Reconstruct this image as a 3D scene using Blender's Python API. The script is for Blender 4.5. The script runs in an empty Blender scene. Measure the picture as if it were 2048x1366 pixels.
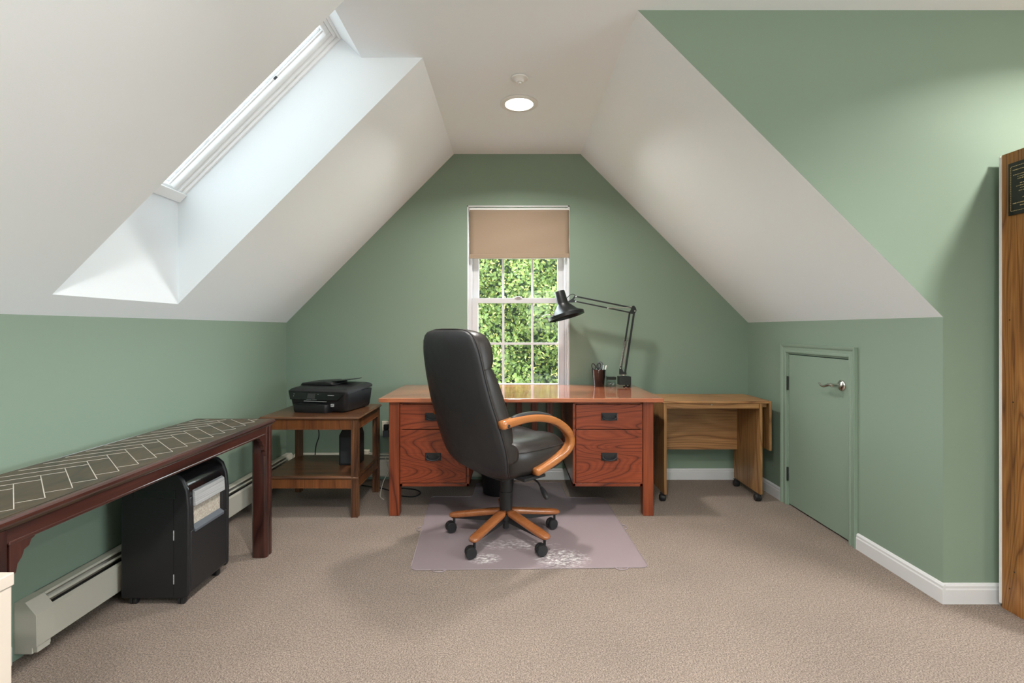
import bpy, bmesh, math, random
from mathutils import Vector, Matrix, Euler
random.seed(7)
PI = math.pi
sc = bpy.context.scene
COL = sc.collection

# ------------------------------------------------------------------ camera, world, exposure
H = 1.21
cd = bpy.data.cameras.new('camera'); cam = bpy.data.objects.new('camera', cd); COL.objects.link(cam)
cam.location = (0, 0, H); cam.rotation_euler = (PI/2, 0, 0)
cd.sensor_width = 36; cd.sensor_fit = 'HORIZONTAL'; cd.lens = 1000/2048*36
cd.shift_x = (1024-1021.6)/2048; cd.shift_y = (658.5-683)/2048
cd.clip_start = .05
sc.camera = cam
sc.view_settings.view_transform = 'Standard'; sc.view_settings.look = 'None'
sc.view_settings.gamma = 1; sc.view_settings.use_curve_mapping = False
sc.view_settings.exposure = 1.65
sc.cycles.max_bounces = 14; sc.cycles.diffuse_bounces = 8; sc.cycles.glossy_bounces = 4
sc.cycles.transparent_max_bounces = 12; sc.cycles.sample_clamp_indirect = 6
sc.cycles.use_denoising = True

w = bpy.data.worlds.new('sky'); sc.world = w; w.use_nodes = True
nt = w.node_tree; bg = nt.nodes['Background']
tc = nt.nodes.new('ShaderNodeTexCoord'); sep = nt.nodes.new('ShaderNodeSeparateXYZ'); rp = nt.nodes.new('ShaderNodeValToRGB')
nt.links.new(tc.outputs['Generated'], sep.inputs[0]); nt.links.new(sep.outputs[2], rp.inputs[0]); nt.links.new(rp.outputs[0], bg.inputs[0])
rp.color_ramp.elements[0].position = 0.0; rp.color_ramp.elements[0].color = (.50, .50, .50, 1)
rp.color_ramp.elements[1].position = .06; rp.color_ramp.elements[1].color = (.84, .94, 1.0, 1)
bg.inputs[1].default_value = 7.2

def area(name, loc, rot, sx, sy, power, color=(1, 1, 1), portal=False, shape='RECTANGLE', spread=180):
    l = bpy.data.lights.new(name, 'AREA'); l.shape = shape; l.size = sx
    if shape == 'RECTANGLE': l.size_y = sy
    l.energy = power; l.color = color; l.spread = math.radians(spread)
    if portal: l.cycles.is_portal = True
    o = bpy.data.objects.new(name, l); COL.objects.link(o); o.location = loc; o.rotation_euler = rot
    return o
# sky portals of the skylight, the back window and the added unseen windows
sk = area('skylight_portal', (-1.33, 2.245, 2.32), (0, 0, 0), 1.2, .7, 1, portal=True)
sk.rotation_euler = Vector((.7071, 0, -.7071)).to_track_quat('-Z', 'Y').to_euler()
area('window_portal', (.06, 4.2, 1.45), (-PI/2, 0, 0), .8, 1.5, 1, portal=True)
area('added_rear_window_portal', (.7, -2.62, 1.55), (PI/2, 0, 0), 1.2, 1.3, 1, portal=True)
area('added_east_window_portal', (4.24, -.3, 1.5), (0, PI/2, 0), 1.3, 2.8, 1, portal=True)
WARM = (1.0, .965, .925)
CEILING_FILL = 20
DOWN = [(.052, 3.13, 8.5), (2.47, 1.5, 11.5), (.052, .7, 18), (-.1, -1.3, 14), (2.47, -.9, 12)]  # last two are unseen, added behind the camera to light the room

# ------------------------------------------------------------------ materials
def mat(name, col=(.5, .5, .5), rough=.5, metal=0, spec=.5, coat=0, coatr=.05, alpha=1, trans=0, emit=None, ior=1.45):
    m = bpy.data.materials.new(name); m.use_nodes = True
    b = m.node_tree.nodes['Principled BSDF']
    b.inputs['Base Color'].default_value = (*col, 1); b.inputs['Roughness'].default_value = rough
    b.inputs['Metallic'].default_value = metal; b.inputs['Specular IOR Level'].default_value = spec
    b.inputs['Coat Weight'].default_value = coat; b.inputs['Coat Roughness'].default_value = coatr
    b.inputs['Alpha'].default_value = alpha; b.inputs['Transmission Weight'].default_value = trans
    b.inputs['IOR'].default_value = ior
    if emit: b.inputs['Emission Color'].default_value = (*emit[:3], 1); b.inputs['Emission Strength'].default_value = emit[3]
    return m
def N(m, t, **k):
    n = m.node_tree.nodes.new(t)
    for a, v in k.items(): setattr(n, a, v)
    return n
def L(m, a, b): m.node_tree.links.new(a, b)
def B(m): return m.node_tree.nodes['Principled BSDF']
def coords(m, scale=(1, 1, 1), rot=(0, 0, 0), kind='Object'):
    t = N(m, 'ShaderNodeTexCoord'); mp = N(m, 'ShaderNodeMapping')
    mp.inputs['Scale'].default_value = scale; mp.inputs['Rotation'].default_value = rot
    L(m, t.outputs[kind], mp.inputs[0]); return mp.outputs[0]
def noise(m, vec, scale, detail=3, rough=.5, dist=0):
    n = N(m, 'ShaderNodeTexNoise'); n.inputs['Scale'].default_value = scale; n.inputs['Detail'].default_value = detail
    n.inputs['Roughness'].default_value = rough; n.inputs['Distortion'].default_value = dist
    L(m, vec, n.inputs['Vector']); return n.outputs['Fac']
def math_(m, op, a, b=None, c=None):
    n = N(m, 'ShaderNodeMath', operation=op)
    for i, x in enumerate((a, b, c)):
        if x is None: continue
        if isinstance(x, (int, float)): n.inputs[i].default_value = x
        else: L(m, x, n.inputs[i])
    return n.outputs[0]
def ramp(m, fac, stops):
    r = N(m, 'ShaderNodeValToRGB'); e = r.color_ramp.elements
    while len(e) > len(stops): e.remove(e[-1])
    while len(e) < len(stops): e.new(.5)
    for el, (p, c) in zip(e, stops): el.position = p; el.color = (*c, 1)
    L(m, fac, r.inputs[0]); return r.outputs[0]
def mixc(m, fac, a, b, mode='MIX'):
    n = N(m, 'ShaderNodeMix', data_type='RGBA', blend_type=mode)
    for s, x in ((n.inputs[0], fac), (n.inputs[6], a), (n.inputs[7], b)):
        if isinstance(x, (int, float)): s.default_value = x
        elif isinstance(x, tuple): s.default_value = (*x, 1)
        else: L(m, x, s)
    return n.outputs[2]
def bump(m, h, strength=.3, dist=.002):
    n = N(m, 'ShaderNodeBump'); n.inputs['Strength'].default_value = strength; n.inputs['Distance'].default_value = dist
    L(m, h, n.inputs['Height']); L(m, n.outputs[0], B(m).inputs['Normal'])

def wood(name, light, mid, dark, axis='X', rough=.35, lines=9, freq=3.0, stretch=.10, coat=0.0, fibre=.35, spec=.5, coatr=.12, off=0):
    m = mat(name, mid, rough, coat=coat, spec=spec, coatr=coatr)
    s = [freq]*3; s['XYZ'.index(axis)] = freq*stretch
    v = coords(m, tuple(s)); v.node.inputs['Location'].default_value = (off, off*1.7, off*.6)
    n1 = noise(m, v, 1.0, 2, .45, .25)
    k = math_(m, 'MULTIPLY', n1, lines); fr = math_(m, 'PINGPONG', k, .5); fr = math_(m, 'MULTIPLY', fr, 2)
    s2 = [170]*3; s2['XYZ'.index(axis)] = 3.0
    n2 = noise(m, coords(m, tuple(s2)), 1.0, 3, .6)
    c = ramp(m, fr, [(0, dark), (.16, mid), (.6, light), (1, mid)])
    f2 = ramp(m, n2, [(.3, (1-fibre,)*3), (.62, (1, 1, 1))])
    c = mixc(m, 1.0, c, f2, 'MULTIPLY')
    n3 = noise(m, coords(m, (1, 1, 1)), 2.2, 2)
    c = mixc(m, 1.0, c, ramp(m, n3, [(.3, (.82,)*3), (.7, (1.08,)*3)]), 'MULTIPLY')
    L(m, c, B(m).inputs['Base Color'])
    bump(m, n2, .08, .001)
    return m

def paint(name, col, rough=.6, tex=.12):
    m = mat(name, col, rough, spec=.3)
    v = coords(m)
    n = noise(m, v, 240, 2); bump(m, n, tex, .001)
    return m
GREEN = paint('green_wall_paint', (.204, .272, .208), .62)
GREEN_TRIM = paint('green_trim_paint', (.216, .285, .220), .4, .02)
WHITE = paint('ceiling_paint', (.81, .85, .88), .75)
TRIM = paint('white_trim_paint', (.62, .62, .625), .35, .01)
VINYL = mat('white_vinyl', (.56, .56, .57), .3)
SKYV = mat('skylight_lit_white', (.86, .86, .86), .3)  # brighter than the window vinyl, bounced shaft light put into the colour
HEATER = paint('heater_enamel', (.55, .52, .44), .38, .01)
CAB = paint('cabinet_enamel', (.55, .48, .41), .35, .01)

CARPET = mat('beige_carpet', (.5, .4, .33), .95, spec=.1)
v = coords(CARPET)
nf = noise(CARPET, v, 190, 4, .8); nm = noise(CARPET, v, 75, 3, .7); nl = noise(CARPET, v, 2.0, 4, .6)
c = ramp(CARPET, nf, [(.36, (.085, .061, .047)), (.5, (.32, .242, .192)), (.64, (.61, .485, .395))])
c = mixc(CARPET, 1.0, c, ramp(CARPET, nm, [(.3, (.80,)*3), (.7, (1.12,)*3)]), 'MULTIPLY')
c = mixc(CARPET, 1.0, c, ramp(CARPET, nl, [(.3, (.88, .87, .86)), (.7, (1.06, 1.05, 1.04))]), 'MULTIPLY')
L(CARPET, c, B(CARPET).inputs['Base Color'])
bump(CARPET, math_(CARPET, 'ADD', nf, nm), 1.0, .009)
B(CARPET).inputs['Sheen Weight'].default_value = .15

DL, DM, DD = (.27, .057, .021), (.20, .038, .014), (.07, .013, .006)
DESK_X = wood('desk_wood', DL, DM, DD, 'X', .32, 10, 2.6, .22, coat=.15)
DESK_T = wood('desk_top_wood', (.56, .185, .085), (.46, .135, .06), (.28, .07, .034), 'X', .2, 6, 2.2, .12, coat=.9, coatr=.05)
DESK_Z = wood('desk_leg_wood', (.28, .062, .021), (.21, .042, .015), (.085, .016, .008), 'Z', .35, 7, 4, .08, coat=.1)
DESK_D = wood('desk_front_wood', (.30, .060, .021), (.235, .042, .014), (.10, .017, .007), 'X', .33, 34, 2.7, .22, coat=.1, fibre=.3, off=3.37)
ARMW = wood('chair_arm_wood', (.46, .17, .050), (.40, .14, .038), (.33, .11, .028), 'X', .25, 5, 3, .3, coat=.5, fibre=.2)
LEGW = wood('chair_leg_wood', (.33, .115, .038), (.29, .095, .030), (.24, .075, .022), 'X', .27, 5, 3, .3, coat=.5, fibre=.2)
TABX = wood('side_table_wood', (.17, .072, .030), (.115, .046, .020), (.055, .022, .011), 'X', .3, 6, 5, .1, coat=.25)
TABZ = wood('side_table_leg_wood', (.17, .072, .030), (.115, .046, .020), (.055, .022, .011), 'Z', .33, 6, 6, .08, coat=.2)
TABA = wood('side_table_apron_wood', (.24, .085, .028), (.19, .065, .022), (.12, .04, .015), 'Z', .35, 5, 6, .1, coat=.2)
BENY = wood('dark_bench_wood', (.062, .020, .014), (.040, .012, .009), (.018, .007, .006), 'Y', .28, 6, 6, .1, coat=.8)
BENZ = wood('dark_bench_leg_wood', (.062, .020, .014), (.040, .012, .009), (.018, .007, .006), 'Z', .28, 6, 6, .1, coat=.3)
BENT = wood('dark_bench_top_wood', (.085, .048, .026), (.058, .034, .020), (.032, .020, .012), 'Y', .42, 6, 6, .3, coat=.2)
OAKX = wood('cart_oak', (.45, .235, .095), (.36, .175, .068), (.20, .09, .034), 'X', .4, 14, 2.6, .16, fibre=.4)
OAKZ = wood('cart_oak_upright', (.40, .21, .08), (.31, .155, .055), (.18, .08, .028), 'Z', .4, 14, 2.6, .14, fibre=.4)
BOOKZ = wood('bookcase_oak', (.40, .175, .048), (.31, .125, .032), (.17, .062, .017), 'Z', .4, 18, 5.0, .10, fibre=.5)

def leather(name, col, rough):
    m = mat(name, col, rough, spec=.5)
    v = coords(m); n = N(m, 'ShaderNodeTexVoronoi'); n.inputs['Scale'].default_value = 420; L(m, v, n.inputs['Vector'])
    n2 = noise(m, v, 9, 3, .6)
    h = math_(m, 'ADD', math_(m, 'MULTIPLY', n.outputs['Distance'], .25), math_(m, 'MULTIPLY', n2, 3.0))
    bump(m, h, .22, .0035)
    r = ramp(m, n2, [(.3, (rough-.07,)*3), (.7, (rough+.08,)*3)]); L(m, r, B(m).inputs['Roughness'])
    return m
LEATH_R = leather('black_leather_shell', (.020, .020, .022), .47)
LEATH = leather('black_leather_cushion', (.026, .022, .020), .36)
PAD = mat('arm_pad_leather', (.040, .040, .043), .3)
BLK = mat('black_plastic', (.013, .013, .014), .42)
BLKG = mat('gloss_black_plastic', (.008, .008, .009), .12, coat=.5)
BLKM = mat('black_enamel', (.008, .009, .009), .34)
SCREEN = mat('dark_screen', (.055, .055, .055), .2)
CHROME = mat('satin_nickel', (.62, .60, .57), .22, 1)
SPRING = mat('spring_steel', (.55, .53, .50), .3, 1)
IRON = mat('dark_iron', (.035, .035, .038), .4, .6)
SILV = mat('brushed_silver', (.42, .42, .43), .38, .25)
v = coords(SILV, (3, 3, 260)); n_ = noise(SILV, v, 1, 2); L(SILV, ramp(SILV, n_, [(.3, (.30,)*3), (.7, (.55,)*3)]), B(SILV).inputs['Base Color'])
GREYP = mat('grey_plastic', (.085, .095, .11), .4)
WHITEP = mat('white_plastic', (.75, .75, .74), .35)
IVORY = mat('ivory_plastic', (.62, .56, .44), .4)
CORDB = mat('black_cord', (.012, .012, .012), .5)
CORDW = mat('white_cord', (.55, .52, .45), .5)
BLIND = mat('blind_fabric', (.31, .235, .17), .85, spec=.1)
v = coords(BLIND); bump(BLIND, noise(BLIND, v, 600, 2), .2, .001)
B(BLIND).inputs['Transmission Weight'].default_value = 0
INLAY = mat('pale_inlay', (.46, .42, .37), .5)
GOLD = mat('gold_lettering', (.62, .42, .2), .35, .6)
PLAQ = mat('plaque_black', (.014, .013, .012), .25)
BARK = mat('bark', (.09, .07, .05), .9)
SMOKE = mat('smoke_plastic', (.05, .048, .045), .15, alpha=.85)
PAPER = mat('shredded_paper', (.52, .46, .38), .9)
vp = N(PAPER, 'ShaderNodeTexVoronoi'); vp.inputs['Scale'].default_value = 420; L(PAPER, coords(PAPER, (1, 1, .4)), vp.inputs['Vector'])
L(PAPER, ramp(PAPER, vp.outputs['Color'], [(.1, (.28, .24, .20)), (.5, (.38, .33, .27)), (.9, (.50, .45, .38))]), B(PAPER).inputs['Base Color'])

def glassmat(name, tint=(1, 1, 1), refl=.08):
    m = bpy.data.materials.new(name); m.use_nodes = True; t = m.node_tree; t.nodes.clear()
    o = t.nodes.new('ShaderNodeOutputMaterial'); a = t.nodes.new('ShaderNodeBsdfTransparent'); g = t.nodes.new('ShaderNodeBsdfGlossy')
    f = t.nodes.new('ShaderNodeFresnel'); mx = t.nodes.new('ShaderNodeMixShader')
    a.inputs[0].default_value = (*tint, 1); g.inputs['Roughness'].default_value = .02; f.inputs[0].default_value = 1.45
    ml = t.nodes.new('ShaderNodeMath'); ml.operation = 'MULTIPLY'; ml.inputs[1].default_value = .12; t.links.new(f.outputs[0], ml.inputs[0]); t.links.new(ml.outputs[0], mx.inputs[0]); t.links.new(a.outputs[0], mx.inputs[1]); t.links.new(g.outputs[0], mx.inputs[2]); t.links.new(mx.outputs[0], o.inputs[0])
    return m
GLASS = glassmat('window_glass', (.97, .98, .98))
SKYG = glassmat('daylight_dimming_glass', (.36, .36, .355))  # grey tint added to dim the daylight falling into the shaft
ACRYL = glassmat('clear_acrylic', (.9, .92, .92))

MATM = mat('chair_mat_vinyl', (.32, .27, .29), .38, alpha=.55)
v = coords(MATM)
sx = N(MATM, 'ShaderNodeSeparateXYZ'); L(MATM, v, sx.inputs[0])
def blob(cx, cy, rx, ry):
    a = math_(MATM, 'DIVIDE', math_(MATM, 'SUBTRACT', sx.outputs[0], cx), rx); b = math_(MATM, 'DIVIDE', math_(MATM, 'SUBTRACT', sx.outputs[1], cy), ry)
    d = math_(MATM, 'ADD', math_(MATM, 'POWER', a, 2), math_(MATM, 'POWER', b, 2))
    return math_(MATM, 'MAXIMUM', math_(MATM, 'SUBTRACT', 1, d), 0)
scn = noise(MATM, coords(MATM, (1, 2.2, 1), (0, 0, .5)), 30, 6, .75)
bl = math_(MATM, 'ADD', math_(MATM, 'ADD', blob(.27, 2.63, .16, .13), blob(-.14, 2.63, .10, .07)), math_(MATM, 'MULTIPLY', blob(.03, 2.80, .26, .08), .45))
scf = math_(MATM, 'MULTIPLY', math_(MATM, 'MAXIMUM', math_(MATM, 'SUBTRACT', scn, .47), 0), math_(MATM, 'MULTIPLY', bl, 10)); scf = math_(MATM, 'MINIMUM', scf, .85)
L(MATM, mixc(MATM, scf, (.38, .31, .325), (.85, .82, .80)), B(MATM).inputs['Base Color'])
L(MATM, math_(MATM, 'ADD', math_(MATM, 'MULTIPLY', scf, .4), .55), B(MATM).inputs['Alpha'])
bump(MATM, noise(MATM, v, 260, 2), .25, .001)

# ------------------------------------------------------------------ mesh builder
class MB:
    def __init__(s): s.v = []; s.f = []; s.M = None
    def add(s, vs, fs):
        b = len(s.v)
        for p in vs:
            p = Vector(p)
            s.v.append(s.M @ p if s.M else p)
        s.f += [tuple(b+i for i in f) for f in fs]; return s
    def box(s, x0, x1, y0, y1, z0, z1):
        return s.add([(x0, y0, z0), (x1, y0, z0), (x1, y1, z0), (x0, y1, z0), (x0, y0, z1), (x1, y0, z1), (x1, y1, z1), (x0, y1, z1)],
                     [(3, 2, 1, 0), (4, 5, 6, 7), (0, 1, 5, 4), (1, 2, 6, 5), (2, 3, 7, 6), (3, 0, 4, 7)])
    def prism(s, pts, a0, a1, axis='y'):
        n = len(pts)
        def q(p, a): return {'y': (p[0], a, p[1]), 'x': (a, p[0], p[1]), 'z': (p[0], p[1], a)}[axis]
        vs = [q(p, a0) for p in pts]+[q(p, a1) for p in pts]
        fs = [tuple(range(n)), tuple(range(2*n-1, n-1, -1))]+[(i, i+n, (i+1) % n+n, (i+1) % n) for i in range(n)]
        return s.add(vs, fs)
    def loft(s, rings, cap=True, closed=True):
        n = len(rings[0]); vs = [p for r in rings for p in r]; fs = []
        for i in range(len(rings)-1):
            for j in range(n if closed else n-1):
                k = (j+1) % n
                fs.append((i*n+j, i*n+k, (i+1)*n+k, (i+1)*n+j))
        if cap and closed: fs += [tuple(range(n-1, -1, -1)), tuple(range((len(rings)-1)*n, len(rings)*n))]
        return s.add(vs, fs)
    def lathe(s, prof, c=(0, 0, 0), n=32, axis='z', cap=True):
        rings = []
        for r, h in prof:
            ring = []
            for i in range(n):
                a = 2*PI*i/n; x, y = r*math.cos(a), r*math.sin(a)
                ring.append({'z': (c[0]+x, c[1]+y, c[2]+h), 'x': (c[0]+h, c[1]+x, c[2]+y), 'y': (c[0]+x, c[1]+h, c[2]+y)}[axis])
            rings.append(ring)
        return s.loft(rings, cap)
    def tube(s, pts, r, n=10, cap=True):
        pts = [Vector(p) for p in pts]; rings = []; up = None
        for i, p in enumerate(pts):
            t = (pts[min(i+1, len(pts)-1)]-pts[max(i-1, 0)]).normalized()
            if up is None: up = t.orthogonal().normalized()
            up = (up-t*up.dot(t)).normalized(); b = t.cross(up); rr = r[i] if isinstance(r, (list, tuple)) else r
            rings.append([p+(up*math.cos(2*PI*k/n)+b*math.sin(2*PI*k/n))*rr for k in range(n)])
        return s.loft(rings, cap)
    def build(s, name, m, parent=None, bevel=0, smooth=False, subdiv=0, seg=2):
        me = bpy.data.meshes.new(name); me.from_pydata([tuple(p) for p in s.v], [], s.f); me.validate()
        bm = bmesh.new(); bm.from_mesh(me); bmesh.ops.recalc_face_normals(bm, faces=bm.faces); bm.to_mesh(me); bm.free()
        me.materials.append(m)
        if smooth:
            me.polygons.foreach_set('use_smooth', [True]*len(me.polygons))
            if smooth != 'all':
                try: me.set_sharp_from_angle(angle=math.radians(40))
                except Exception: pass
        o = bpy.data.objects.new(name, me); COL.objects.link(o); o.parent = parent
        if bevel:
            b = o.modifiers.new('bevel', 'BEVEL'); b.width = bevel; b.segments = seg; b.limit_method = 'ANGLE'; b.angle_limit = math.radians(35)
        if subdiv:
            d = o.modifiers.new('subdiv', 'SUBSURF'); d.levels = subdiv; d.render_levels = subdiv
        return o
def spline(pts, n=8):
    P_ = [Vector(p) for p in pts]; out = []
    for i in range(len(P_)-1):
        p0 = P_[max(i-1, 0)]; p1 = P_[i]; p2 = P_[i+1]; p3 = P_[min(i+2, len(P_)-1)]
        for k in range(n):
            t = k/n
            out.append(.5*((2*p1)+(p2-p0)*t+(2*p0-5*p1+4*p2-p3)*t*t+(3*p1-p0-3*p2+p3)*t**3))
    out.append(P_[-1]); return out
def lerp_tab(tab, x):
    if x <= tab[0][0]: return tab[0][1]
    for (a, va), (b, vb) in zip(tab, tab[1:]):
        if x <= b:
            t = (x-a)/(b-a); t = t*t*(3-2*t) if False else t
            return va+(vb-va)*t
    return tab[-1][1]
def thing(name, label, cat, loc=(0, 0, 0), rz=0, group=None):
    o = bpy.data.objects.new(name, None); COL.objects.link(o); o.location = loc; o.rotation_euler = (0, 0, rz)
    o.empty_display_size = .1; o['label'] = label; o['category'] = cat
    if group: o['group'] = group
    return o
def tag(o, label, cat, group=None):
    o['label'] = label; o['category'] = cat
    if group: o['group'] = group
    return o
def struct(name, mb, m, label=None, cat=None, **k):
    o = mb.build(name, m, **k); o['kind'] = 'structure'
    if label: o['label'] = label; o['category'] = cat
    return o
def sroot(name, label, cat, loc=(0, 0, 0)):
    o = thing(name, label, cat, loc); o['kind'] = 'structure'; return o
def lab(o, t): o['label'] = t; return o

# ------------------------------------------------------------------ room shell
YB, YF, YR = 4.033, 2.2135, -2.6
XL, XR, XE = -1.809, 1.913, 4.2
ZK, ZC = 1.264, 2.623
XCL, XCR = -.459, .562
SX0, SY0, SY1 = -1.732, 1.888, 2.602      # skylight shaft opening
def zl(x): return ZK+(x-XL)*(ZC-ZK)/(XCL-XL)
struct('floor', MB().box(-2.0, 4.3, YR-.1, YB+.1, -.12, 0), CARPET, 'beige speckled carpet covering the attic floor', 'carpet')
WX0, WX1, WZ0, WZ1 = -.353, .473, .69, 2.208
T = .13
mb = MB()
mb.prism([(-1.95, -.1), (WX0, -.1), (WX0, ZC+.1), (XCL-.1, ZC+.1), (-1.95, ZK+.1)], YB, YB+T)
mb.prism([(WX1, -.1), (2.05, -.1), (2.05, ZK+.1), (XCR+.1, ZC+.1), (WX1, ZC+.1)], YB, YB+T)
mb.box(WX0, WX1, YB, YB+T, -.1, WZ0).box(WX0, WX1, YB, YB+T, WZ1, ZC+.1)
struct('wall_back', mb, GREEN, 'sage green gable wall around the window', 'wall')
struct('wall_left', MB().box(XL-.1, XL, YR, YB+.05, -.05, ZK+.02), GREEN, 'low green knee wall behind the dark console table', 'wall')
DY0, DY1, DZ1 = 2.815, 3.452, 1.05          # access door opening
mb = MB().box(XR, XR+.1, YF+.0006, DY0, -.05, ZK+.02).box(XR, XR+.1, DY1, YB+.05, -.05, ZK+.02).box(XR, XR+.1, DY0, DY1, DZ1, ZK+.02)
struct('wall_right', mb, GREEN, 'low green knee wall holding the small access door', 'wall')
mb = MB().prism([(XCR, ZC), (XE, ZC), (XE, -.05), (XR+.001, -.05), (XR+.001, ZK)], YF, YF+.08)
struct('wall_alcove', mb, GREEN, 'tall green wall right of the white slope behind the bookcase', 'wall')
RW = (.3, 1.1, 1.1, 2.1)
mb = MB().box(-2, RW[0], YR-.1, YR, -.1, 2.8).box(RW[1], 4.3, YR-.1, YR, -.1, 2.8).box(RW[0], RW[1], YR-.1, YR, -.1, RW[2]).box(RW[0], RW[1], YR-.1, YR, RW[3], 2.8)
struct('wall_rear', mb, GREEN, 'green wall behind the camera', 'wall')
EW = (-1.5, .9, .9, 1.9)
struct('wall_east', MB().box(XE, XE+.1, YR, EW[0], -.05, 2.8).box(XE, XE+.1, EW[1], YF+.08, -.05, 2.8).box(XE, XE+.1, EW[0], EW[1], -.05, EW[2]).box(XE, XE+.1, EW[0], EW[1], EW[3], 2.8), GREEN, 'green wall at the far right of the room', 'wall')
# ceilings
c_t = .03
mb = MB()
mb.box(XCL, XCR, YR, YB+.05, ZC, ZC+c_t).box(XCR, XE+.05, YR, YF+.001, ZC, ZC+c_t).box(-.777, XCL, SY0, SY1, ZC, ZC+.012)
struct('ceiling', mb, WHITE, 'flat white ceiling with one recessed light', 'ceiling')
def slope_prism(mb, xa, xb, y0, y1, f, th=.03):
    return mb.prism([(xa, f(xa)), (xb, f(xb)), (xb, f(xb)+th), (xa, f(xa)+th)], y0, y1)
mb = MB()
slope_prism(mb, XL-.02, XCL, YR, SY0-.02, zl); slope_prism(mb, XL-.02, XCL, SY1+.02, YB+.05, zl); slope_prism(mb, XL-.02, SX0-.03, SY0-.02, SY1+.02, zl)
struct('ceiling_left', mb, WHITE, 'white sloped ceiling on the left cut by the skylight shaft', 'ceiling')
def zr(x): return ZK+(XR-x)*(ZC-ZK)/(XR-XCR)
struct('ceiling_right', slope_prism(MB(), XCR, XR+.02, YF+.0005, YB+.05, zr), WHITE, 'plain white sloped ceiling on the right above the knee wall', 'ceiling')
# skylight shaft
zs0 = 1.877; XT = -.883; ZT = zs0+(XT-SX0)
prof = [(SX0, zl(SX0)), (SX0, zs0+.13), (XT, ZT+.13), (-.70, ZC+.1), (XCL, ZC+.012), (XCL, ZC)]
mb = MB().prism(prof, SY0-.02, SY0).prism(prof, SY1, SY1+.02)
mb.prism([(SX0-.03, zl(SX0-.03)), (SX0, zl(SX0)), (SX0, zs0+.0), (SX0-.03, zs0+.0)], SY0-.02, SY1+.02)
mb.prism([(XT, ZT), (-.777, ZC), (-.74, ZC+.03), (XT+.03, ZT+.06)], SY0, SY1)
struct('wall_skylight', mb, WHITE, 'deep white shaft of the skylight', 'shaft')
# skylight window: built in a frame where local x runs up the slope, local z points out of the roof
sl = sroot('window_2', 'white framed skylight in the left slope', 'skylight', (SX0, (SY0+SY1)/2, zs0)); sl.rotation_euler = (0, -PI/4, 0)
SLL = (XT-SX0)*math.sqrt(2); hw = (SY1-SY0)/2
def rectframe(mb, x0, x1, h, wd, z0, z1):
    mb.box(x0, x1, -h, -h+wd, z0, z1).box(x0, x1, h-wd, h, z0, z1).box(x0, x0+wd, -h+wd, h-wd, z0, z1).box(x1-wd, x1, -h+wd, h-wd, z0, z1); return mb
rectframe(MB(), 0, SLL, hw, .012, -.004, .10).build('outer_frame', SKYV, sl, bevel=.002)
rectframe(MB(), .012, SLL-.012, hw-.012, .016, .012, .10).build('curb_frame', SKYV, sl, bevel=.003)
rectframe(MB(), .028, SLL-.028, hw-.028, .026, .026, .085).build('sash', SKYV, sl, bevel=.004)
MB().box(.054, SLL-.054, hw-.082, hw-.070, .040, .050).build('blind_rail', SKYV, sl, bevel=.002)
MB().box(.054, SLL-.054, -hw+.054, hw-.054, .066, .070).build('pane', SKYG, sl)
MB().box(.0, .055, -hw+.001, hw-.001, -.016, -.0045).build('bottom_board', SKYV, sl, bevel=.004)
MB().box(.80, .82, hw-.090, hw-.084, .030, .0395).build('latch', IRON, sl)

# baseboards
def bb_prof(o=0): return [(0, 0), (.014, 0), (.014, .062), (.011, .068), (.011, .078), (.006, .086), (0, .088)]
mb = MB().prism([(YB-p[0], p[1]) for p in bb_prof()], -.12, XR, 'x')
struct('baseboard_back', mb, TRIM, 'white baseboard under the window wall behind the desk', 'baseboard')
def prism_y(profile, y0, y1, m=None): return MB().prism(profile, y0, y1, 'y')
mb = MB().prism([(XR-p[0], p[1]) for p in bb_prof()], YF-.014, DY0-.062, 'y').prism([(XR-p[0], p[1]) for p in bb_prof()], DY1+.062, YB-.014, 'y')
struct('baseboard_right', mb, TRIM, 'white baseboard along the right knee wall beside the access door', 'baseboard')
mb = MB().prism([(YF-p[0], p[1]) for p in bb_prof()], XR, XE, 'x')
struct('baseboard_alcove', mb, TRIM, 'white baseboard at the foot of the tall green wall by the bookcase', 'baseboard')
mb = MB().prism([(XL+p[0], p[1]) for p in bb_prof()], YR, 1.80, 'y')
struct('baseboard_left', mb, TRIM, 'white baseboard on the left wall before the heater', 'baseboard')

# access door on the right wall (hinges far, lever near)
dr = sroot('door_1', 'small green access door in the right knee wall', 'door', (XR, DY0, 0))
W_ = DY1-DY0
f = MB()
cprof = [(0, 0), (0, .012), (.006, .015), (.016, .015), (.018, .012), (.036, .013), (.046, .019), (.060, .022), (.060, 0)]
f.loft([[(-th, y, z) for o_, th in cprof for (y, z) in [(k(o_))]] for k in (lambda o: (-o, 0), lambda o: (-o, DZ1+o), lambda o: (W_+o, DZ1+o), lambda o: (W_+o, 0))])
f.box(-.004, .04, .0005, .008, 0, DZ1-.0005).box(-.004, .04, W_-.008, W_-.0005, 0, DZ1-.0005).box(-.004, .04, .008, W_-.008, DZ1-.008, DZ1-.0005)
f.box(.04, .05, -.05, W_+.05, -.05, DZ1+.05); f.build('door_frame', GREEN_TRIM, dr, bevel=.0015)
MB().box(.002, .036, .011, W_-.011, .012, DZ1-.014).build('door_panel', GREEN_TRIM, dr, bevel=.0015)
for z in (.84, .215):
    hmb = MB().lathe([(.0062, -.047), (.0062, .047)], (-.007, W_-.009, z), 12)
    hmb.build('hinge', IRON, dr, smooth=True)
hd = MB(); hd.lathe([(.033, 0), (.033, -.004), (.028, -.010), (.014, -.013), (.012, -.016)], (.002, .075, .885), 28, 'x')
hd.lathe([(.0115, -.012), (.0115, -.062)], (.002, .075, .885), 16, 'x')
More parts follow.
